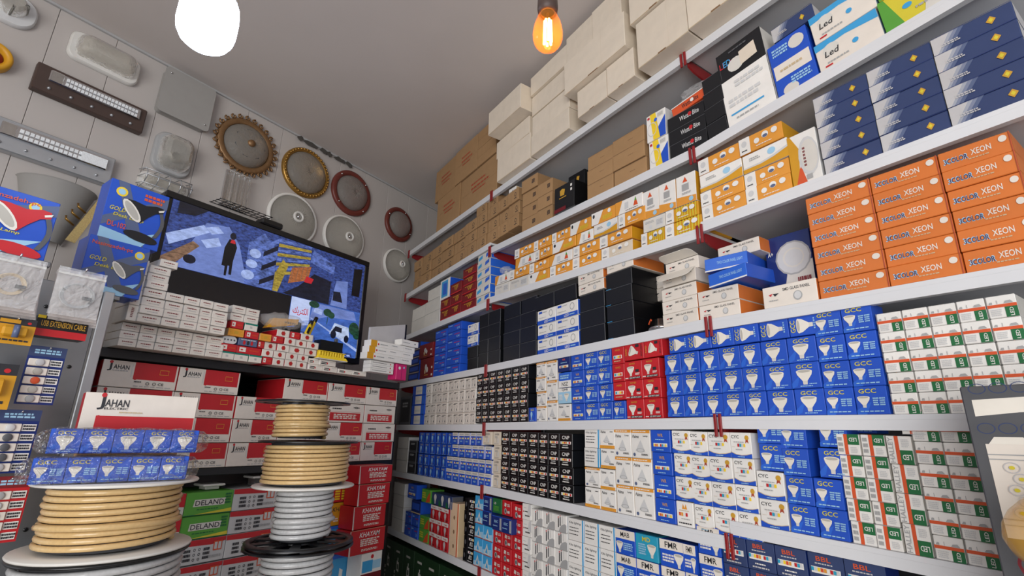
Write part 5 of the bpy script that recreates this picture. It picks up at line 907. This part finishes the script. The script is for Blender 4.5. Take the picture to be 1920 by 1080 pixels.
# ------------------------------------------------------------------ rope light spools
def spool(name, loc, r, hgt, turns, k, label, top=None, bot=None, fr_=.16, slack=True):
    s = empty(name, loc); tag(s, label, 'rope light spool'); th = hgt/turns
    m_ = MB(); m_.lathe([(r-.03, .004), (r-.012, .004), (r-.012, hgt), (r-.03, hgt)], 'dgrey', 40); part('drum', m_, s)
    pts = []; N_ = 44; rn = random.Random(len(label))
    for i in range(turns*N_+1):
        t = i/N_; a = 2*math.pi*t; rr = r + .002*math.sin(t*2.1) + (.004 if slack and t > turns-2 and False else 0)
        pts.append((rr*math.cos(a), rr*math.sin(a), th*.5+(hgt-th)*t/turns))
    m_ = MB(); m_.tube(pts, th*.425, k, 8); part('rope_light', m_, s)
    if slack:
        rr = r+th*.55; pts = [(rr*math.cos(a), rr*math.sin(a), hgt*(.12+.3*(.5+.5*math.sin(a*.5+2.4)))) for a in [math.radians(-160+6*i) for i in range(36)]]
        m_ = MB(); m_.tube(pts, th*.45, k, 8); part('loose_turn', m_, s)
    for nm, spec, z in (('top_flange', top, hgt), ('bottom_flange', bot, -.006)):
        if spec:
            kk, holes, R_f = spec; m_ = MB()
            if holes:
                m_.lathe([(R_f, z), (R_f, z+.006), (R_f-.022, z+.006), (R_f-.022, z), (R_f, z)], kk, 48); m_.lathe([(r*.75, z), (r*.75, z+.006), (r*.35, z+.006), (r*.35, z), (r*.75, z)], kk, 40)
                for i in range(10):
                    a = 2*math.pi*i/10; c_, s_ = math.cos(a), math.sin(a); w_ = .011
                    V = [(q*c_-p*s_, q*s_+p*c_, zz) for zz in (z+.0005, z+.0055) for q, p in ((r*.7, -w_), (R_f-.02, -w_*1.4), (R_f-.02, w_*1.4), (r*.7, w_))]
                    m_.add(V, [(3,2,1,0),(4,5,6,7),(0,1,5,4),(1,2,6,5),(2,3,7,6),(3,0,4,7)], kk)
            else:
                m_.lathe([(.02, z), (R_f, z), (R_f+.002, z+.003), (R_f, z+.006), (.02, z+.006), (.02, z)], kk, 48)
            part(nm, m_, s)
    return s
A2 = Vector((.385, 1.74)); A1 = Vector((-.066, 1.55))
def at2(a, z): return (a.x, a.y, z+CZ)
R2 = Vector((.83, -.556)); A2a = A2-R2*.026; A2b = A2+R2*.008; A2c = A2+R2*.016
spool('rope_spool', at2(A2a, -.0325), .077, .112, 8, 'rope_gold', 'gold rope light coil on the topmost spool of tall stack', ('plastic_black', True, .145), None)
spool('rope_spool', at2(A2b, -.165), .122, .124, 9, 'rope_gold', 'wide gold rope light coil second in tall stack', ('plastic_black', False, .148), ('plastic_white', False, .148), slack=False)
spool('rope_spool', at2(A2c, -.322), .079, .1495, 9, 'rope_silver', 'narrow silver rope light coil third in tall stack', None, ('plastic_black', True, .155))
spool('rope_spool', at2(A2c, -.53), .096, .19, 10, 'rope_silver', 'lowest silver rope light coil of tall stack', ('plastic_black', True, .157), ('plastic_black', False, .157), slack=False)
spool('rope_spool', at2(A1, -.262), .124, .135, 9, 'rope_gold', 'gold rope light spool under the wrapped blue packs', ('plastic_white', False, .158), ('plastic_white', False, .166))
spool('rope_spool', at2(A1, -.46), .148, .184, 10, 'rope_silver', 'silver rope light spool at the bottom left', ('plastic_black', False, .165), ('plastic_white', False, .165), slack=False)
tb = empty('low_table', (.19, 1.59, 0)); tag(tb, 'low wooden table carrying both spool stacks', 'table')
m_ = MB(); m_.box(-.43, -.17, .76, .43, .17, .79, 'brown', bev=.004); o = part('table_top', m_, tb)
for x in (-.39, .39):
    for y in (-.13, .13):
        m_ = MB(); m_.box(x-.02, y-.02, 0, x+.02, y+.02, .759, 'brown', bev=.003); part('leg', m_, tb)
for o_, z_ in (('spacer', .79),):
    for a, zt in ((A2c, -.5365), (A1, -.4665)):
        m_ = MB(); m_.lathe([(.0, z_+.0005), (.15, z_+.0005), (.15, zt+CZ-.0005), (.0, zt+CZ-.0005)], 'kraft', 32); s_ = obj('cable_drum', m_, None, (a.x, a.y, 0)); tag(s_, 'plain drum under the '+('tall' if a is A2c else 'left')+' spool stack', 'drum')

# wrapped spotlight packs and a large switch box lying on the left spool
def pack(loc, rz, n, label, key='gcc', sag=0):
    p = empty('wrapped_pack', loc, rz); tag(p, label, 'bulb pack'); w = .055
    for i in range(n):
        o = bpy.data.objects.new('spotlight_box', box_mesh(key)); COL.objects.link(o); o.parent = p; o.location = ((i-(n-1)/2)*w, 0, .002); o.scale = (.9, 1, .85)
    nx, nz = 26, 5; V = []; F = []; rn = random.Random(n+len(label)); W = n*w/2+.012; ring = [(-.004, -.001), (-.008, .02), (-.009, .04), (-.003, .055), (.03, .057), (.062, .055), (.066, .03), (.064, -.001)]
    for i in range(nx+1):
        x = -W-.012+(2*W+.024)*i/nx; e = 1. if 2 < i < nx-2 else (.86 if i in (2, nx-2, 1, nx-1) else .45)
        for a, b in ring:
            V.append((x+rn.uniform(-.003, .003), .03+(a-.03)*e+rn.uniform(-.004, .004)*(1 if e > .9 else 2), max(.0005, .025+(b-.025)*e+rn.uniform(-.003, .002))))
    q = len(ring)
    for i in range(nx):
        for j in range(q): F.append((i*q+j, (i+1)*q+j, (i+1)*q+(j+1) % q, i*q+(j+1) % q))
    m_ = MB(); m_.add(V, F, 'film', True); obj('plastic_film', m_, p)
    return p
zt = -.262+.135+.0065
rz0 = math.radians(5)
pack((A1.x-.01, A1.y-.1, zt+CZ+.0005), rz0, 5, 'lower plastic-wrapped row of blue spotlight boxes on left spool', 'gcc_r')
pack((A1.x+.002, A1.y-.075, zt+CZ+.0595), rz0, 5, 'upper plastic-wrapped row of blue spotlight boxes on left spool')
D_('jahan_big', 'switch_box', 'large', (.30,.13,.07), 'paper', 'red', [('r',.12,.02,.99,.5,'red'),('c',.14,.47,.04,.04,'red'),('t','J',.14,.78,.06,.3,'ink'),('c',.15,.95,.05,.05,'red'),('t','AHAN',.27,.78,.2,.16,'ink'),('t','ELECTRIC',.27,.66,.2,.05,'ink'),scrib(.3,.56,.5,.6,1,'tan'),('t','Producer of Wall Switches & Sockets and Related',.55,.2,.78,.07,'paper')])
m_ = MB(); m_.box(-.1, 0, 0, .1, .07, .088, 'kraft', bev=.001); o = obj('kraft_carton', m_, None, (A1.x+.005, A1.y+.035, zt+CZ+.0006), (0, 0, math.radians(10))); tag(o, 'plain kraft carton hidden behind the wrapped blue packs', 'carton')
put('jahan_big', .235, .108, (A1.x+.012, A1.y+.035, zt+CZ+.0892), math.radians(10), 'large white and red switch carton standing behind the wrapped blue packs', None, jit=0)

# ------------------------------------------------------------------ metal display stand at the left
st_ = empty('display_stand', bk(.25, -CZ, 1.9), WA); tag(st_, 'grey metal pegboard display stand at the left edge', 'display stand')
def sbox(name, u0, u1, z0, z1, d0, d1, k): m_ = MB(); m_.box(u0-.25, d0-1.9, z0+CZ, u1-.25, d1-1.9, z1+CZ, k, bev=.002); return obj(name, m_, st_)
sbox('top_board', -.3, .545, .372, .3855, 1.845, 2.2, 'metal_grey'); sbox('front_ledge', -.3, .318, .372, .3855, 1.60, 1.8445, 'metal_grey'); sbox('back_board', -.3, .47, -1.34, .3715, 1.74, 1.755, 'metal_grey'); sbox('post', .475, .5, -1.35, .3715, 1.74, 1.80, 'steel')
sbox('post', .505, .535, -1.35, .3715, 1.90, 1.96, 'steel')
for zz in (-.25, -.05, .15, .3):
    for uu in (.2, .28, .36, .44):
        m_ = MB(); m_.lathe([(.0, -.0015), (.005, -.0015), (.005, 0)], 'plastic_black', 10, 'y'); obj('peg_hole', m_, st_, (uu-.25, 1.74-1.9-.0002, zz+CZ))
def hook(par, y0): m_ = MB(); m_.tube([(0, y0, .004), (0, .03, .004), (0, -.02, .004), (0, -.028, .012)], .002, 'chrome', 6); obj('hook', m_, par)
def card(u, z, D, w, h, label, base, head, coins):
    c = empty('battery_card', bk(u, z, D), WA); tag(c, label, 'battery card', 'hanging coin battery cards')
    m_ = MB(); m_.box(-w/2, 0, 0, w/2, .0016, h, base); art(m_, w, h, [('r',0,.82,1,1,head),scrib(.15,.86,.9,.95,2,'pale')]+[('r',.62,.04+.155*i,.95,.15+.155*i,'white') for i in range(5)]+[scrib(.64,.05+.155*i,.93,.14+.155*i,2,'ink') for i in range(5)], 0, -w/2, 0, seed=int(u*99)); obj('card_back', m_, c)
    for i in range(5):
        b = MB(); b.box(-w/2+.003, -.006, h*(.03+.155*i), w*.1, -.0008, h*(.155+.155*i), 'paper', bev=.0015); bl = obj('blister', b, c)
        q = MB(); q.lathe([(.0085, -.0062), (.0085, -.0085), (.007, -.0095), (.0, -.0095)], coins[i % len(coins)], 20, 'y', (-w*.16, 0, h*(.092+.155*i))); obj('coin_cell', q, bl)
    m_ = MB(); m_.tube([(0, .11, h*.96), (0, -.01, h*.96), (0, -.016, h*.975)], .002, 'chrome', 6); obj('hook', m_, c)
card(.363, .045, 1.62, .07, .138, 'upper blue card of coin batteries beside the switch cartons', 'dblue', 'navy', ['grey', 'lampg', 'stripe', 'lampg', 'silver'])
card(.345, -.108, 1.62, .075, .14, 'middle blue card of coin batteries below the first', 'dblue', 'navy', ['silver', 'dgrey', 'dgrey', 'dgrey', 'lgrey'])
card(.36, -.255, 1.62, .075, .14, 'lowest red card of coin batteries', 'red', 'dred', ['lgrey', 'grey', 'lgrey'])
def blister(u, z, D, w, h, label):
    c = empty('blister_pack', bk(u, z, D), WA); tag(c, label, 'blister pack', 'yellow blister packs')
    m_ = MB(); m_.box(-w/2, 0, 0, w/2, .0016, h, 'mustard'); art(m_, w, h, [('r',0,.75,1,1,'ink'),('r',.1,.8,.6,.94,'mustard'),scrib(.1,.1,.9,.2,1,'ink'),('c',.82,.85,.06,.05,'red')], 0, -w/2, 0); obj('card_back', m_, c)
    m_ = MB(); m_.box(-w*.32, -.016, h*.28, w*.32, -.0008, h*.66, 'mustard', bev=.004); obj('moulded_tray', m_, c)
    m_ = MB(); m_.lathe([(.0, -w*.2), (.006, -w*.2), (.006, w*.2), (.0, w*.2)], 'navy2', 12, 'z', (0, -.02, h*.46)); o = obj('battery', m_, c)
    m_ = MB(); m_.tube([(0, .12, h*.96), (0, -.01, h*.96), (0, -.016, h*.975)], .002, 'chrome', 6); obj('hook', m_, c)
blister(.285, .175, 1.58, .07, .06, 'small yellow blister pack hanging under the cable bags'); blister(.262, .03, 1.58, .10, .10, 'large yellow blister pack at the left edge')
u_ = empty('cable_box', bk(.372, .205, 1.60), WA); tag(u_, 'black and red cable box with yellow lettering below cable bag', 'box')
m_ = MB(); m_.box(-.05, 0, 0, .05, .05, .05, 'black', bev=.0012); art(m_, .1, .05, [('r',0,0,1,.35,'red'),('t','USB EXTENSION CABLE',.52,.62,.86,.28,'gold'),('r',0,.85,.15,1,'yellow')], 0, -.05, 0); obj('carton_body', m_, u_)
m_ = MB(); m_.tube([(0, .05, .045), (0, .14, .045)], .002, 'chrome', 6); obj('hook', m_, u_)
def bag(u, z, D, w, h, label, loop, rx, rz):
    c = empty('cable_bag', bk(u, z, D), WA); tag(c, label, 'cable bag', 'bagged cables')
    for k_ in range(4):
        nx, nz = 12, 12; V = []; F = []; rn = random.Random(k_+int(u*100)); sk = (.004*k_)
        for side in (-1, 1):
            for j in range(nz+1):
                for i in range(nx+1):
                    x = -w/2+w*i/nx; zz = -h+h*j/nz; e = min(1, 4*i/nx*(1-i/nx)*1.6)*min(1, 4*j/nz*(1-j/nz)*1.6)
                    V.append((x+sk*(1-j/nz)*1.5, side*(.0008+.008*e)+rn.uniform(-.0012, .0012)+.018*k_*(1-.6*j/nz), zz-sk))
        o_ = (nx+1)*(nz+1)
        for s_ in range(2):
            for j in range(nz):
                for i in range(nx):
                    a = s_*o_+j*(nx+1)+i; F.append((a, a+1, a+nx+2, a+nx+1))
        m_ = MB(); m_.add(V, F, 'bag_film' if k_ == 0 else 'bag_back', True); obj('plastic_bag', m_, c)
    m_ = MB()
    for q in range(4): m_.tube([((rx-.002*q)*math.cos(t*.26), .001+.001*q, -h*.56+(rz-.0015*q)*math.sin(t*.26)) for t in range(24)], .0016, loop, 5, True)
    obj('coiled_cable', m_, c)
    m_ = MB(); m_.box(rx*.3, -.002, -h*.62, rx*.3+.018, .004, -h*.55, 'plastic_black', bev=.001); obj('plug', m_, c)
    m_ = MB(); m_.box(-w/2, -.0022, -.018, w/2, .0022, -.013, 'plastic_white'); obj('zip_seal', m_, c)
    m_ = MB(); m_.tube([(0, .12, -.006), (0, -.012, -.006), (0, -.018, .002)], .002, 'chrome', 6); obj('hook', m_, c)
filmmat('bag_back', 'ded6d2', .6, .3, .5, 20)
bag(.248, .367, 1.53, .1, .118, 'clear zip bag with beige coiled cable under the red lamp box', 'tan', .026, .024)
bag(.372, .371, 1.55, .095, .118, 'clear zip bag with grey coiled cable beside the cabinet', 'grey', .034, .03)
# desk lamp cartons
def lampbox(u, z, D, w, h, d, label, shade, fl, small):
    b = empty('lamp_carton', bk(u, z, D), WA); tag(b, label, 'carton', 'blue desk lamp cartons')
    m_ = MB(); m_.box(-w/2, 0, 0, w/2, d, h, 'blue', bev=.0015)
    ops = [('p',[(0,.35),(0,.2),(1,.75),(1,.95)],'navy2'),('p',[(.1,1),(.28,1),(.75,0),(.5,0)],'navy2'),('p',[(0,0),(.7,0),(.95,.3),(.5,.12),(0,.18)],'pale'),('c',.84 if not fl else .2,.82,.08,.08,'yellow'),('c',.84 if not fl else .2,.82,.05,.05,'pale')]
    if not fl: ops += [('t','Nasimzadeh-pc',.38 if small else .66,.87,.66 if small else .42,.09,'stripe')]
    else: ops += [scrib(.58,.78,.92,.92,2,'stripe'),('t','GOLD',.2,.52,.26,.07,'lemon',0,.2),('t','Desk Lamp',.4,.42,.5,.07,'lemon',0,.2),('t','DL-102',.24,.26,.3,.09,'stripe')]
    if small: ops += [('t','GOLD',.2,.6,.26,.08,'lemon',0,.2),('t','Desk Lamp',.42,.48,.5,.08,'lemon',0,.2),('t','DL-105',.24,.2,.3,.12,'stripe')]
    elif not fl: ops += [('t','Desk Lamp',.66,.34,.26,.06,'lemon',0,.2)]
    art(m_, w, h, ops, 0, -w/2, 0, seed=5); obj('carton_body', m_, b)
    # the printed lamp picture
    cx_, cy_, s_ = (.80, .5, 1.15) if not small else (.74, .42, .8)
    if fl: cx_, cy_, s_ = .66, .5, .95
    asp = h/w; X = lambda pts: [(cx_+a*s_*asp, cy_+c*s_) for a, c in pts]
    arm = [(.2+.07*math.sin(t*.55), .2-.085*t) for t in range(7)]; armp = [(a-.03, c) for a, c in arm]+[(a+.03, c) for a, c in reversed(arm)]
    ring_ = lambda cx0, cy0, ra, rb, tl: [(cx0+ra*math.cos(t*.45)*math.cos(tl)-rb*math.sin(t*.45)*math.sin(tl), cy0+ra*math.cos(t*.45)*math.sin(tl)+rb*math.sin(t*.45)*math.cos(tl)) for t in range(14)]
    m_ = MB(); art(m_, w, h, [('p',X(ring_(.0,-.36,.26,.085,-.12)),shade),('p',X(armp),'dgrey'),('p',X([(-.36,.24),(-.2,.25),(-.02,.22),(.14,.27),(.24,.26),(.25,.17),(.14,.13),(.04,.02),(-.06,-.12)]),shade),('p',X(ring_(-.21,.06,.22,.085,-.88)),'lampw'),('p',X(ring_(-.21,.06,.18,.06,-.88)),'lampg'),('p',X([(.17,.2),(.26,.24),(.25,.2),(.18,.17)]),'lampw')], -.002, -w/2, 0); obj('lamp_picture', m_, b)
    return b
lampbox(.17, .387, 1.61, .27, .155, .09, 'blue desk lamp carton picturing a red lamp, at left edge', 'red', False, False)
lampbox(.515, .387, 1.85, .16, .172, .10, 'lower blue desk lamp carton behind the small white cartons', 'dgrey', False, True)
lampbox(.535, .5605, 1.86, .165, .20, .09, 'upper blue desk lamp carton picturing a black lamp', 'blk2', True, False)

# ------------------------------------------------------------------ odds and ends on the cabinet top
b = empty('bagged_tester', bk(1.165, .397, 1.95), WA); tag(b, 'yellow and black tester in a crumpled clear bag', 'tool')
m_ = MB(); V = [(-.085, 0, .0), (.05, 0, .035), (.055, 0, .06), (-.06, 0, .045)]; m_.prism([(x, z) for x, _, z in V], 0, .03, 'mustard'); art(m_, .1, .03, [('s',.2,.2,.8,.5,2,'ink')], 0, -.03, .026); obj('tester_body', m_, b)
m_ = MB(); m_.prism([(.0, .0), (.07, .0), (.07, .045), (.056, .05), (.052, .03), (.0, .017)], .002, .028, 'plastic_black'); obj('tester_base', m_, b)
V = []; F = []; rn = random.Random(4)
for i in range(15):
    for j in range(10):
        a = 2*math.pi*j/10; t = i/14; e = math.sin(math.pi*min(.97, max(.03, t)))**.4; V.append((-.11+.2*t, .015+.028*e*math.cos(a)+rn.uniform(-.004, .004), .036+.006*t+.038*e*math.sin(a)+rn.uniform(-.004, .004)))
for i in range(14):
    for j in range(10): F.append((i*10+j, (i+1)*10+j, (i+1)*10+(j+1) % 10, i*10+(j+1) % 10))
m_ = MB(); m_.add(V, F, 'bag_film', True); obj('plastic_bag', m_, b)
for i, (u, w_, lb) in enumerate(((1.262, .05, 'shorter yellow screwdriver with black clip before television'), (1.287, .0, 'longer yellow screwdriver with black cap before television'))):
    b = empty('voltage_screwdriver', bk(u, .396, 1.955+.02*i), WA); b.rotation_euler = (math.radians(-8), math.radians(24), WA); tag(b, lb, 'screwdriver')
    L2 = .075+.03*i; m_ = MB(); m_.lathe([(.0, 0), (.006, 0), (.0085, .01), (.0085, L2*.7), (.007, L2*.72), (.007, L2*.75)], 'yellow', 16); obj('handle', m_, b)
    m_ = MB(); m_.lathe([(.0072, L2*.75), (.009, L2*.76), (.009, L2), (.0, L2+.002)], 'plastic_black', 16); obj('cap', m_, b)
    if not i: m_ = MB(); m_.box(-.006, -.011, .008, .006, -.0088, .04, 'plastic_black', bev=.001); obj('clip', m_, b)
b = empty('black_tray', bk(1.40, .3045, 1.95), WA); tag(b, 'black open plastic tray behind the yellow terminal strip', 'tray')
m_ = MB(); m_.box(-.06, 0, 0, .06, .05, .003, 'plastic_black')
for x0, y0, x1, y1 in ((-.06, 0, -.057, .05), (.057, 0, .06, .05), (-.057, 0, .057, .003), (-.057, .047, .057, .05)): m_.box(x0, y0, .003, x1, y1, .085, 'plastic_black')
obj('tray_body', m_, b); m_ = MB(); m_.box(.03, .02, .0855, .045, .03, .105, 'dgrey', bev=.001); obj('tray_tab', m_, b)
b = empty('terminal_strip', bk(1.39, .303, 1.915), WA); tag(b, 'yellow comb-shaped terminal strip in front of black tray', 'terminal strip')
m_ = MB(); m_.prism([(-.075, 0), (.08, 0), (.068, .012), (-.075, .012)], 0, .03, 'yellow'); obj('strip_base', m_, b)
for i in range(10):
    m_ = MB(); m_.box(-.072+.0138*i, .002, .0122, -.064+.0138*i, .028, .03, 'yellow', bev=.0008); obj('tooth', m_, b)
m_ = MB(); m_.box(-.075, .0, .0302, .066, .03, .033, 'yellow'); obj('strip_top', m_, b)
# support pack under strip and tray
b = empty('flat_pack', bk(1.395, .2985, 1.93), WA); tag(b, 'thin clear plastic pack lying on white clip cartons', 'pack'); m_ = MB(); m_.box(-.085, -.02, 0, .07, .075, .0035, 'plastic_white', bev=.001); obj('pack_body', m_, b)
# long tube light cartons at the right end of the cabinet
def tubecarton(u, z, D, w, h, label, rz=0., yel=True):
    b = empty('tube_carton', bk(u, z, D), WA+rz); tag(b, label, 'carton', 'long white tube-light cartons')
    m_ = MB(); m_.box(-w/2, 0, 0, w/2, .05, h, 'white', bev=.001); art(m_, w, h, [('r',0,0,.13,1,'mustard'),('c',.16,.45,.16,.16,'red'),scrib(.2,.35,.36,.6,1,'grey'),scrib(.45,.5,.6,.72,1,'grey'),scrib(.76,.5,.94,.7,1,'grey'),('r',.72,.1,.725,.9,'lgrey')] if yel else [('c',.8,.5,.12,.12,'ink'),scrib(.1,.4,.5,.6,1,'grey')], 0, -w/2, 0); obj('carton_body', m_, b)
    m_ = MB(); m_.box(w/2+.0005, .002, .001, w/2+.0025, .048, h-.001, 'offw'); obj('end_flap', m_, b); return b
for i, (nm) in enumerate(('lowest', 'middle', 'topmost')): tubecarton(1.685+.008*i, .327+.0305*i, 1.87, .29, .03, nm+' long white tube-light carton with yellow end')
tubecarton(1.80, .4195, 1.86, .12, .03, 'short white carton with dark end across the tube cartons', 0., False)
b = empty('flat_panel_light', bk(1.72, .4195, 1.925), WA); tag(b, 'pale grey flat panel standing behind the short white carton', 'panel'); m_ = MB(); m_.prism([(-.13, 0), (.1, 0), (.1, .125), (-.13, .07)], 0, .012, 'silver'); art(m_, .2, .1, [scrib(.2,.02,.5,.08,1,'grey'),('c',.8,.3,.03,.03,'navy2')], 0, -.12, 0); obj('panel_face', m_, b); m_ = MB(); m_.box(.1005, 0, 0, .112, .014, .125, 'plastic_black'); obj('panel_edge', m_, b)
b = empty('pink_bag_box', bk(1.775, .2465, 1.88), WA); tag(b, 'bright pink carton under the tube-light cartons', 'carton'); m_ = MB(); m_.box(-.035, 0, 0, .035, .06, .0785, 'pink', bev=.002); art(m_, .07, .078, [('c',.3,.75,.1,.1,'white'),('c',.72,.8,.07,.07,'pale'),('r',.5,.05,.54,.7,'magenta')], 0, -.035, 0); obj('carton_body', m_, b); m_ = MB(); m_.box(-.036, -.001, .0788, .036, .061, .0798, 'magenta'); obj('lid', m_, b)
for i in range(3):
    b = empty('slim_carton', bk(1.655, .2695+.0186*i, 1.89), WA); tag(b, ['lowest', 'middle', 'topmost'][i]+' slim white carton beside the pink carton', 'carton', 'slim white cartons'); m_ = MB(); m_.box(-.075, 0, 0, .075, .05, .018, 'white', bev=.001); art(m_, .15, .018, [('r',.1,.45,.7,.55,'ink'),('c',.85,.5,.2,.2,'red')], 0, -.075, 0); obj('carton_body', m_, b)
# light switches left on the lower cartons
for i, (u, lb) in enumerate(((1.02, 'white light switch lying on the green cartons'), (1.205, 'white socket plate standing on the grey switch cartons'))):
    b = empty('switch_plate', bk(u, -.2225+.0006, 2.03), WA); tag(b, lb, 'switch'); m_ = MB(); m_.box(-.04, -.01, .012+.018*i, .04, .07, .02+.018*i, 'plastic_white', bev=.003); obj('plate', m_, b)
    m_ = MB(); m_.box(-.025, .005, 0, .025, .055,   .0115+.018*i, 'clear_glass' if i else 'plastic_white', bev=.002); obj('switch_body', m_, b)

# ------------------------------------------------------------------ big carton and bulb at the right edge
b = empty('display_carton', (1.0, .066, -.55+CZ), -math.pi/2); tag(b, 'large dark grey carton picturing a white lamp panel, right edge', 'carton')
W_, H_ = .38, .63
m_ = MB(); m_.box(-W_/2, 0, 0, W_/2, .12, H_, 'dgrey', bev=.002)
ops = [('p',[(.03,.93),(.03,.968),(.2,.972),(.32,.962),(.4,.93),(.36,.925),(.28,.94),(.16,.938)],'lampw'),('r',.04,.67,1,.868,'paper'),('p',[(.05,.868),(.17,.868),(.15,.884),(.07,.884)],'lampw'),('p',[(.19,.868),(.31,.868),(.29,.887),(.21,.887)],'lampw'),('r',.04,.844,1,.8465,'grey'),('r',.04,.834,1,.836,'grey'),('r',.04,.708,1,.7105,'grey'),('r',.04,.696,1,.698,'grey')]
for i in range(10):
    for j in range(5): ops += [('o',.1+.066*i+(.02 if j % 2 else 0),.818-.0235*j,.0145,.0118,.14,'silver'),('c',.1+.066*i+(.02 if j % 2 else 0),.818-.0235*j,.005,.004,'lemon')]
ops += [('o',.07+.06*i,.902+.088*j,.016,.012,.12,'navy') for i in range(12) for j in (0, 1)]+[('t','DGDC',.1,.56,.16,.06,'maroon',90)]
art(m_, W_, H_, ops, 0, -W_/2, 0, seed=9); obj('carton_body', m_, b)
b = empty('plain_carton', (1.08, .066, 0), -math.pi/2); tag(b, 'tall plain brown carton under the large grey carton', 'carton'); m_ = MB(); m_.box(-.19, -.08, 0, .19, .05, -.5515+CZ, 'kraft', bev=.002); obj('carton_body', m_, b); m_ = MB(); m_.box(-.02, -.0808, 0, .02, -.0802, -.56+CZ, 'tan'); obj('tape', m_, b)
q3 = Vector((-.12, -.72, .68)).to_track_quat('Z', 'Y').to_euler()
b3 = edison((.925, .168, -.096+CZ), 'unlit amber glass bulb before the large grey carton, right edge', 1.3, q3, 'amber_clear')
m_ = MB(); m_.lathe([(.019, .055), (.024, .058), (.026, .09), (.016, .11), (.0, .11)], 'lamp_brown', 20); obj('socket', m_, b3)
m_ = MB()
for i in range(4):
    a = i*math.pi/2; m_.tube([(.01*math.cos(a), .01*math.sin(a), -.03), (.007*math.cos(a), .007*math.sin(a), .035)], .0012, 'lemon', 5)
obj('filament', m_, b3)
# boxes tumbled on the second and fourth shelves
def loose(key, w, h, x, y, z, rz, tilt, label, roll_=0.):
    o = put(key, w, h, (x, y, z+CZ), -math.pi/2, label, None, tilt, 0); o.rotation_euler = (roll_, tilt, -math.pi/2+rz); return o
D_('blue_tumbled', 'panel_light_box', 'blue', (.13,.036,.14), 'blue2', 'blue', [('t','TWO COLOR PANEL LIGHT',.6,.55,.6,.22,'pale'),('r',0,.0,1,.1,'white')])
D_('red_top', 'panel_light_box', 'red', (.16,.034,.12), 'stripe', 'offw', [('t','Wattle Bite',.45,.5,.4,.5,'ink'),('c',.5,.55,.2,.2,'white'),('r',0,.9,1,1,'white')])
D_('eco_black', 'panel_light_box', 'black', (.17,.06,.1), 'blk2', 'black', [('t','ECOTHERM',.55,.55,.6,.25,'lgrey'),('r',.05,.3,.18,.75,'offw'),('bar',.06,.35,.17,.7,3)])
loose('red_top', .15, .034, 1.212, .80, 1.012, math.radians(3), math.radians(-7), 'bright red and white box lying tilted on black boxes')
loose('eco_black', .16, .06, 1.33, .83, 1.0045, 0, 0, 'black box with spaced white lettering behind the tilted red box')
loose('blue_tumbled', .12, .038, 1.19, .735, .4005, math.radians(-5), math.radians(-2), 'lower tumbled blue box with open flap above white boxes')
loose('blue_tumbled', .12, .038, 1.20, .742, .4435, math.radians(7), math.radians(1.5), 'upper tumbled blue box above white boxes')
loose('smd', .125, .04, 1.25, .73, .4875, 0, 0, 'white panel-light box lying over the tumbled blue boxes')
def flap(x, y, z, w, l, ang, label):
    o = empty('open_flap_box', (x, y, z+CZ), -math.pi/2); tag(o, label, 'box'); m_ = MB(); m_.box(-w/2, 0, 0, w/2, .14, .04, 'paper', bev=.001); art(m_, w, .04, smd, 0, -w/2, 0); obj('carton_body', m_, o)
    c_, s_ = math.cos(ang), math.sin(ang); pts = [(0, 0), (l*.5, .0), (l*.85, 0), (l, 0)]; n = 10; V = []; 
    prof = [(-w/2, 0), (w/2, 0), (w/2*.98, l*.7), (w/2*.86, l*.92), (w/2*.7, l), (-w/2*.7, l), (-w/2*.86, l*.92), (-w/2*.98, l*.7)]
    V = [(a, -b*c_-t*s_, .041+b*s_-t*c_) for t in (0, -.0012) for a, b in prof]; n = len(prof)
    m_ = MB(); m_.add(V, [tuple(range(n)), tuple(range(2*n-1, n-1, -1))]+[(i, n+i, n+(i+1) % n, (i+1) % n) for i in range(n)], 'lampw'); obj('flap', m_, o)
flap(1.21, .905, .4395, .12, .05, math.radians(-40), 'white panel-light box with its long flap hanging open')
flap(1.23, .905, .4815, .12, .045, math.radians(15), 'white panel-light box with its flap raised, topmost')
# loose recessed downlight beside the black stack
b = empty('downlight', (1.245, 1.005, .3155+CZ), 0); tag(b, 'loose silver recessed downlight beside tall black boxes', 'downlight')
m_ = MB(); m_.lathe([(.0, .002), (.042, .002), (.046, .005), (.042, .012), (.036, .014), (.032, .035), (.0, .036)], 'chrome', 28); obj('body', m_, b)
for s_ in (-1, 1):
    m_ = MB(); m_.tube([(0, s_*.03, .03), (0, s_*.045, .045), (0, s_*.055, .03)], .003, 'stripe', 6); obj('spring_clip', m_, b)
# crumpled clear bags
def crumple(x, y, z, rx, ry, rz_, label, sd):
    b = empty('plastic_bag', (x, y, z+CZ)); tag(b, label, 'plastic bag'); rn = random.Random(sd); V = []; F = []; n, mm = 18, 10
    for j in range(mm+1):
        ph = math.pi*j/mm
        for i in range(n):
            a = 2*math.pi*i/n; q = 1+rn.uniform(-.22, .12); V.append((rx*q*math.sin(ph)*math.cos(a), ry*q*math.sin(ph)*math.sin(a), rz_*(1-math.cos(ph)*(1+rn.uniform(-.1, .0)))))
    for j in range(mm):
        for i in range(n): F.append((j*n+i, j*n+(i+1) % n, (j+1)*n+(i+1) % n, (j+1)*n+i))
    m_ = MB(); m_.add(V, F, 'bag_film', False); obj('film', m_, b)
    m_ = MB(); m_.lathe([(.0, .004), (rx*.3, .004), (rx*.34, rz_*.6), (rx*.1, rz_), (.0, rz_)], 'lgrey', 14); obj('lamp_fitting', m_, b)
crumple(1.30, .83, 1.067, .05, .07, .035, 'crumpled clear bag of fittings on black boxes, second shelf', 1)
crumple(1.235, 1.31, -.2225, .02, .022, .03, 'small crumpled clear bag beside the black bulb boxes', 2)
crumple(1.235, 1.90, .732, .03, .035, .02, 'small clear bag of fittings by the blue-white boxes', 3)
